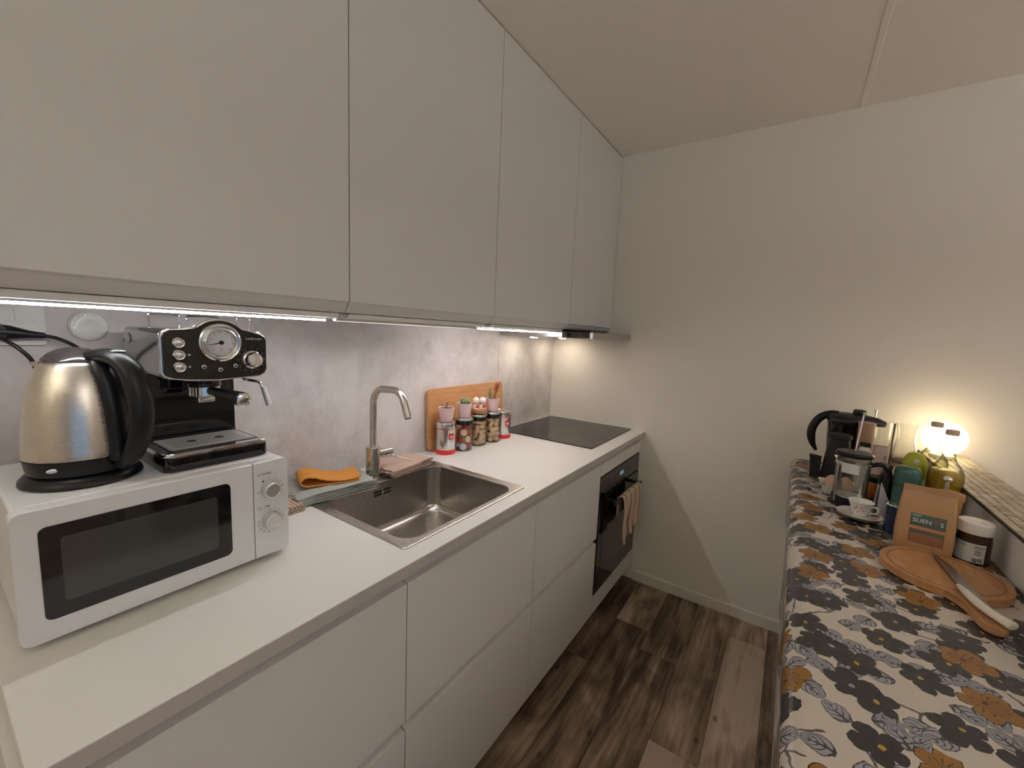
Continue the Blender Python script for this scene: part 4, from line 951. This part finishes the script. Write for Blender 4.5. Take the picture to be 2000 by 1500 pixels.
B().lathe([(.0264, .118), (.0285, .119), (.0272, .129), (.0258, .129)], 32, cap0=False, cap1=False).build('ribbon', 'label_ochre', th)
b = B()
for i in range(24): b.sphere((.0284*math.cos(2*PI*i/24), .0284*math.sin(2*PI*i/24), .1235), .0016, u=6, v=4)
b.build('ribbon_dot', 'print_dark', th)
for z_ in (.134, .138, .142): B().tube([(.0272*math.cos(2*PI*i/28), .0272*math.sin(2*PI*i/28), z_+.001*math.sin(i)) for i in range(29)], .0013, 6).build('twine', 'twine', th)
for s_ in (-1, 1):
    B().tube(smooth_path([(-.018, -.022, .136), (-.018+s_*.012-.006, -.028, .150), (-.018+s_*.020-.006, -.026, .140), (-.018, -.022, .136), (-.020+s_*.008, -.028, .118), (-.022+s_*.012, -.030, .104)], 5), .0010, 5).build('twine_bow', 'twine', th)
o = at('wooden_stick', 'thin wooden stick standing beside the twine jar', 'stick', 1.63, -.37, .002)
B().tube([(0, 0, .0003), (.004, .010, .268)], .0028, 8).build('rod', 'dark_stick', o)
th = at('squeeze_bottle', 'lime green domed bottle with a white emblem, behind the teal flask', 'bottle', 1.678, -.50, 0)
B().lathe([(.026, .0003), (.028, .004), (.028, .107), (.026, .110)], 32).build('body', 'lime_pale', th)
hc = B().lathe([(.0308, .1102), (.0312, .118), (.0310, .153), (.0283, .175), (.0210, .190), (.011, .196), (0, .1975)], 36).build('cap', 'lime_plastic', th, ang=60)
B().sphere((.004, -.0285, .171), .010, .75, .32, .85, 14, 8).build('emblem', 'label_white', hc)
th = at('vacuum_flask', 'teal green vacuum flask behind the paper coffee bag', 'flask', 1.645, -.61, 0)
B().lathe([(.030, .0003), (.0325, .003), (.0325, .1065)], 36).build('body', 'teal_enamel', th)
B().lathe([(.0312, .1067), (.0312, .1085)], 36).build('seam', 'black_matte', th)
B().lathe([(.0328, .1087), (.0330, .145), (.0300, .160), (.0235, .167), (.010, .1685), (0, .1685)], 36).build('cup_lid', 'teal_enamel', th, ang=60)
th = at('navy_tin', 'dark blue tin with silver edges, left of the paper coffee bag', 'tin', 1.607, -.795, -.006)
B().lathe([(.0265, .0032), (.0265, .086)], 32).build('body', 'navy_tin', th)
B().lathe([(.0272, .0003), (.0275, .003)], 32).build('bottom_rim', 'chrome', th)
B().lathe([(.0272, .0862), (.0275, .089), (.024, .0895), (0, .088)], 32).build('lid', 'chrome', th)
b = B(); b.loops([[(.0268*math.sin(q), -.0268*math.cos(q), z) for q in (.15, .35, .55, .75)] for z in (.03, .055)], closed=False); b.build('label', 'label_white', th, smooth=False)
th = at('orange_jar', 'small orange jar behind the handle of the french press', 'jar', 1.585, -.485, 0)
B().lathe([(.026, .0003), (.029, .004), (.029, .062), (.025, .070)], 32).build('body', 'orange_jar', th)
B().lathe([(.0265, .0702), (.0268, .088), (.025, .090), (0, .090)], 32).build('lid', 'black_plastic', th)
th = at('dark_bottle', 'dark stubby bottle between the french press and teal flask', 'bottle', 1.612, -.545, -.006)
B().lathe([(.020, .0003), (.0215, .003), (.0215, .105), (.012, .125), (.012, .138)], 28).build('body', 'black_gloss', th)
B().lathe([(.0135, .1382), (.0135, .150), (0, .151)], 24).build('cap', 'black_matte', th)
th = at('folded_leaflet', 'white marbled folded leaflet standing between teacup and navy tin', 'leaflet', 1.582, -.680, .004, spin=math.radians(72))
B().loops([[(-.040, -.001, .0003), (.040, -.001, .0003), (.030, -.001, .060), (-.035, -.001, .125)], [(-.040, .001, .0003), (.040, .001, .0003), (.030, .001, .060), (-.035, .001, .125)]]).build('front_leaf', 'paper_white', th, smooth=False)
B().loops([[(-.040, .012, .0003), (.038, .002, .0003), (.028, .002, .056), (-.035, .007, .120)], [(-.040, .0135, .0003), (.038, .0035, .0003), (.028, .0035, .056), (-.035, .0085, .120)]]).build('back_leaf', 'paper_white', th, smooth=False)
# dish with eggs
th = at('serving_dish', 'square white dish holding brown eggs, behind the french press', 'dish', 1.49, -.475, 0, spin=math.radians(8))
def sq(h_, z, r): return [(x_, y_, z) for x_, y_ in rrect(-h_, h_, -h_, h_, r, 3)]
B().loops([sq(.042, .0003, .006), sq(.044, .002, .006), sq(.058, .034, .006), sq(.055, .034, .006), sq(.043, .006, .005)]).build('bowl', 'white_ceramic', th)
DX, DY, DZ = th.location; DR = th.rotation_euler.z
em = []
for i in range(13): q = -PI/2+PI*i/12; em.append((.0205*math.cos(q)*(1-.12*math.sin(q)), .0265*math.sin(q)))
egm = proto_mesh(B().lathe(em, 20), 'egg', 'eggshell')
for k, (x_, y_, z_, d) in enumerate([(-.021, -.021, .027, (.3, .1, 1)), (.021, -.020, .0275, (-.2, .2, 1)), (-.020, .021, .0275, (.1, -.3, 1)), (.021, .022, .0270, (.2, .1, 1))]):
    put('egg', egm, (DX+x_*math.cos(DR)-y_*math.sin(DR), DY+x_*math.sin(DR)+y_*math.cos(DR), DZ+z_+.0065), d, 'brown egg in the square white dish', 'egg', 'eggs in the dish')
# bottles
def bottle(lab, x, y, off, glassm, level, cat='bottle'):
    th = at('glass_bottle', lab, cat, x, y, off, 'tall glass bottles')
    R0 = .0425; sh = .150
    B().lathe([(R0-.004, .0003), (R0, .004), (R0, sh), (R0-.003, .166), (R0-.012, .182), (.020, .197), (.0155, .213), (.0138, .235), (.0130, .272), (.0145, .273), (.0145, .279), (.0120, .279), (.0112, .272), (.0118, .236), (.0135, .214), (.018, .199), (R0-.014, .182), (R0-.005, .166), (R0-.0018, sh), (R0-.0018, .006), (0, .0055)], 40, cap1=False).build('glass', glassm, th, ang=60)
    if level:
        B().lathe([(R0-.0022, .0062), (R0-.0022, sh), (R0-.0055, .166), (R0-.006, level), (0, level)], 40).build('oil', 'oil', th, ang=50)
    B().lathe([(.0150, .2792), (.0158, .281), (.0158, .293), (.0145, .295), (0, .295)], 28).build('cap', 'cork_cap', th)
bottle('clear glass bottle of golden oil with a brown cap, behind the paper bag', 1.728, -.56, .012, 'bottle_glass', .1665)
bottle('empty clear glass bottle with a brown cap, in front of the globe lamp', 1.728, -.40, .010, 'bottle_glass', 0)
th = at('pepper_mill', 'tapered wooden mill with a metal knob on its crank, behind the paper bag', 'mill', 1.70, -.74, .014)
B().lathe([(.020, .0003), (.022, .003), (.0265, .118), (.0290, .119), (.0300, .128), (.0295, .139), (.024, .141), (.010, .1415), (0, .1415)], 32).build('body', 'mill_wood', th)
B().tube([(-.010, 0, .141), (-.010, 0, .168)], .0042, 12).build('shaft', 'chrome', th)
B().sphere((-.010, 0, .176), .0105, 1, 1, .78).build('knob', 'chrome', th)
# paper coffee bag
th = at('coffee_bag', 'brown paper coffee bag with a dark green label, behind the round board', 'bag', 1.641, -.882, 0, spin=math.radians(5))
def ringb(hw0, d0, d1, z, r=.006): return [(x_, y_, z) for x_, y_ in rrect(-hw0, hw0, d0, d1, r, 3)]
b = B().loops([ringb(.052, -.026, .026, .0003), ringb(.0555, -.0285, .0285, .006), ringb(.057, -.030, .030, .04), ringb(.0555, -.027, .029, .085), ringb(.0535, -.018, .020, .125), ringb(.052, -.0075, .009, .148, .003), ringb(.0515, -.0020, .0022, .158, .0015), ringb(.051, -.0014, .0016, .176, .001)])
bgo = b.build('pouch', 'kraft', th, ang=30)
def bagf(z):   # front surface of the pouch at height z
    K = [(.006, -.0285), (.04, -.030), (.085, -.027), (.125, -.018), (.148, -.0075), (.158, -.002), (.176, -.0014)]
    for (za, ya), (zb, yb) in zip(K, K[1:]):
        if z <= zb: return ya+(yb-ya)*(z-za)/(zb-za)
    return -.0014
def patch(x0, x1, z0, z1, e=.0006, n=8):
    b = B(); b.loops([[(x0, bagf(z0+(z1-z0)*i/n)-e, z0+(z1-z0)*i/n), (x1, bagf(z0+(z1-z0)*i/n)-e, z0+(z1-z0)*i/n)] for i in range(n+1)], closed=False); return b
patch(-.047, .047, .1585, .166, .0012).build('zip_seal', 'label_ochre', bgo, smooth=False)
B().tube([(-.047, -.0032, .1575), (.047, -.0032, .1575)], .0012, 6).build('tin_tie', 'silver_satin', bgo)
lb = patch(-.030, .037, .076, .106).build('label', 'label_green', bgo, smooth=False)
patch(-.030, .037, .029, .076, .0005).build('lower_label', 'label_brown', bgo, smooth=False)
patch(-.030, .037, .066, .073, .0008).build('label_stripe', 'label_ochre', bgo, smooth=False)
patch(-.030, .037, .056, .0625, .0008).build('label_stripe', 'label_green', bgo, smooth=False)
tn = (Vector((0, bagf(.104), .104))-Vector((0, bagf(.078), .078))).normalized()
def bagtext(s_, x_, z_, size): return text('lettering', s_, size, 'print_white', lb, basis((x_, bagf(z_)-.0010, z_), (1, 0, 0), tuple(tn)), .0003)
bagtext('SUEN', -.0075, .0885, .0150); bagtext('S', .0295, .0885, .0150)
b = B().sphere((.0195, bagf(.0925)-.0012, .0925), .0062, .9, .12, 1.25, 14, 8); b.build('bean_emblem', 'label_brown', lb)
for z_ in (.052, .0475, .043, .0385, .034): patch(-.026, .033, z_, z_+.0008, .0008, 1).build('print_line', 'label_ochre', bgo, smooth=False)
patch(-.027, -.010, .1002, .1018, .0009, 1).build('small_print', 'print_white', lb, smooth=False)
# spread jar
th = at('spread_jar', 'brown chocolate spread jar with a white lid, beside the paper bag', 'jar', 1.737, -.872, 0)
B().lathe([(.029, .0003), (.0325, .005), (.0330, .060), (.0315, .072), (.0325, .080)], 36).build('jar', 'hazelnut', th)
ld = B().lathe([(.0345, .0802), (.0350, .083), (.0350, .104), (.0325, .108), (.020, .1085), (0, .1085)], 40).build('lid', 'white_ceramic', th)
B().lathe([(.012, .1086), (.012, .1089)], 20, (-.004, .004, 0)).build('lid_sticker', 'ivory', ld)
B().box(.008, .018, -.012, -.008, .1086, .1090).build('lid_print', 'print_red', ld, smooth=False)
def jpatch(a0, a1, z0, z1, r=.0334, n=12): b = B(); b.loops([[(r*math.sin(a0+(a1-a0)*i/n), -r*math.cos(a0+(a1-a0)*i/n), z) for i in range(n+1)] for z in (z0, z1)], closed=False); return b
lb = jpatch(-1.15, .75, .008, .057).build('label', 'label_white', th, smooth=False)
jpatch(-1.10, -.35, .046, .056, .0337).build('blue_panel', 'label_blue', lb, smooth=False)
for i in range(6): jpatch(-1.0, -.45, .040-i*.0055, .0410-i*.0055, .0337).build('print_line', 'print_dark', lb, smooth=False)
jpatch(.05, .62, .045, .053, .0337).build('grey_panel', 'aluminium', lb, smooth=False)
for i in range(3): jpatch(.15, .5, .038-i*.0045, .0395-i*.0045, .0337).build('print_line', 'print_dark', lb, smooth=False)
b = B()
for i in range(14): b.loops([[(.0338*math.sin(q), -.0338*math.cos(q), z) for q in (.08+i*.038, .08+i*.038+rnd.choice([.010, .02, .027]))] for z in (.010, .0205)], closed=False)
b.build('barcode', 'print_dark', lb, smooth=False)
# round board with handle
th = thing('serving_board', 'round wooden board with a handle and juice groove, lying on the oilcloth', 'chopping board', (1.652, -1.029, TT))
hd_ = Vector((.030, -.222)); ha = math.atan2(hd_.y, hd_.x); Rb = .1135; o_ = []
for i in range(64):
    a = ha+.27+(2*PI-.54)*i/63; o_.append((Rb*math.cos(a), Rb*math.sin(a)))
ex = Vector((math.cos(ha), math.sin(ha))); ey = Vector((-ex.y, ex.x))
def hp_(l, w_): p = ex*l+ey*w_; return (p.x, p.y)
o_ += [hp_(.128, -.021), hp_(.150, -.018), hp_(.200, -.0185)]+[hp_(.212+.0195*math.cos(q), .0195*math.sin(q)) for q in [math.radians(-80+20*i) for i in range(9)]]+[hp_(.200, .0185), hp_(.150, .018), hp_(.128, .021)]
bo = B().prism(o_, 'z', .0003, .0165, .0025, 2).build('board', 'oak_round', th, ang=40)
B().tube([(.0985*math.cos(2*PI*i/64), .0985*math.sin(2*PI*i/64), .0163) for i in range(65)], .0012, 6, 1.6).build('juice_groove', 'dark_stick', bo)
# knife lying on the board
kz = TT+.0170
th = thing('kitchen_knife', 'kitchen knife with an ivory handle lying across the round board', 'knife', (1.664, -1.115, kz))
K = lambda px, py: (px-1.664, py+1.115)
tip, heel, h0, h1 = K(1.652, -.935), K(1.676, -1.150), K(1.662, -1.112), K(1.694, -1.252)
B().prism([K(1.650, -.930), K(1.657, -.950), K(1.669, -.99), K(1.679, -1.05), K(1.687, -1.13), K(1.693, -1.205), K(1.686, -1.21), K(1.672, -1.15), K(1.660, -1.115), K(1.655, -1.05), K(1.651, -.98)], 'z', .0040, .0056, .0003, 1).build('blade', 'blade_steel', th)
hpts = smooth_path([(*K(1.659, -1.113), .0062), (*K(1.662, -1.14), .0078), (*K(1.669, -1.185), .0088), (*K(1.680, -1.222), .0098), (*K(1.693, -1.245), .0102), (*K(1.700, -1.256), .0098)], 5)
hr = [.0045+.0055*min(1, i/8)-(.0035 if i == len(hpts)-1 else 0)+.0018*math.exp(-((i-len(hpts)+4)/3)**2) for i in range(len(hpts))]
B().tube(hpts, hr, 14, .72, upv=(1, 0, 0)).build('handle', 'ivory', th, ang=60)
# globe lamp on the half wall
th = thing('globe_lamp', 'glowing white globe lamp on the tiled half wall', 'lamp', (1.8225, -.125, 1.0300))
B().lathe([(.034, .0006), (.036, .003), (.036, .014), (.030, .018)], 32).build('base', 'white_plastic', th)
B().sphere((0, 0, .079), .066, 1, 1, .97, 36, 22).build('globe', 'globe_light', th)

# uplighters added out of view, behind and right of the viewer, as ambient fill
def uplighter(x, y, m, lab):
    th = thing('fill_lamp', lab, 'lamp', (x, y, -.0038))
    B().lathe([(.14, 0), (.145, .004), (.14, .02), (.02, .03)], 32).build('base', 'white_plastic', th)
    B().tube([(0, 0, .028), (0, 0, 1.62)], .012, 12).build('pole', 'white_plastic', th)
    B().lathe([(.02, 1.615), (.12, 1.66), (.19, 1.75), (.185, 1.75), (.115, 1.668), (.02, 1.63)], 36, cap1=True).build('bowl', 'white_plastic', th)
    B().lathe([(.17, 1.738), (.17, 1.742), (0, 1.743)], 36).build('diffuser', m, th)
uplighter(3.7, -1.8, 'fill_right', 'white uplighter added as unseen fill light beyond the half wall')
uplighter(1.3, -4.1, 'fill_back', 'white uplighter added as unseen fill light behind the viewer')
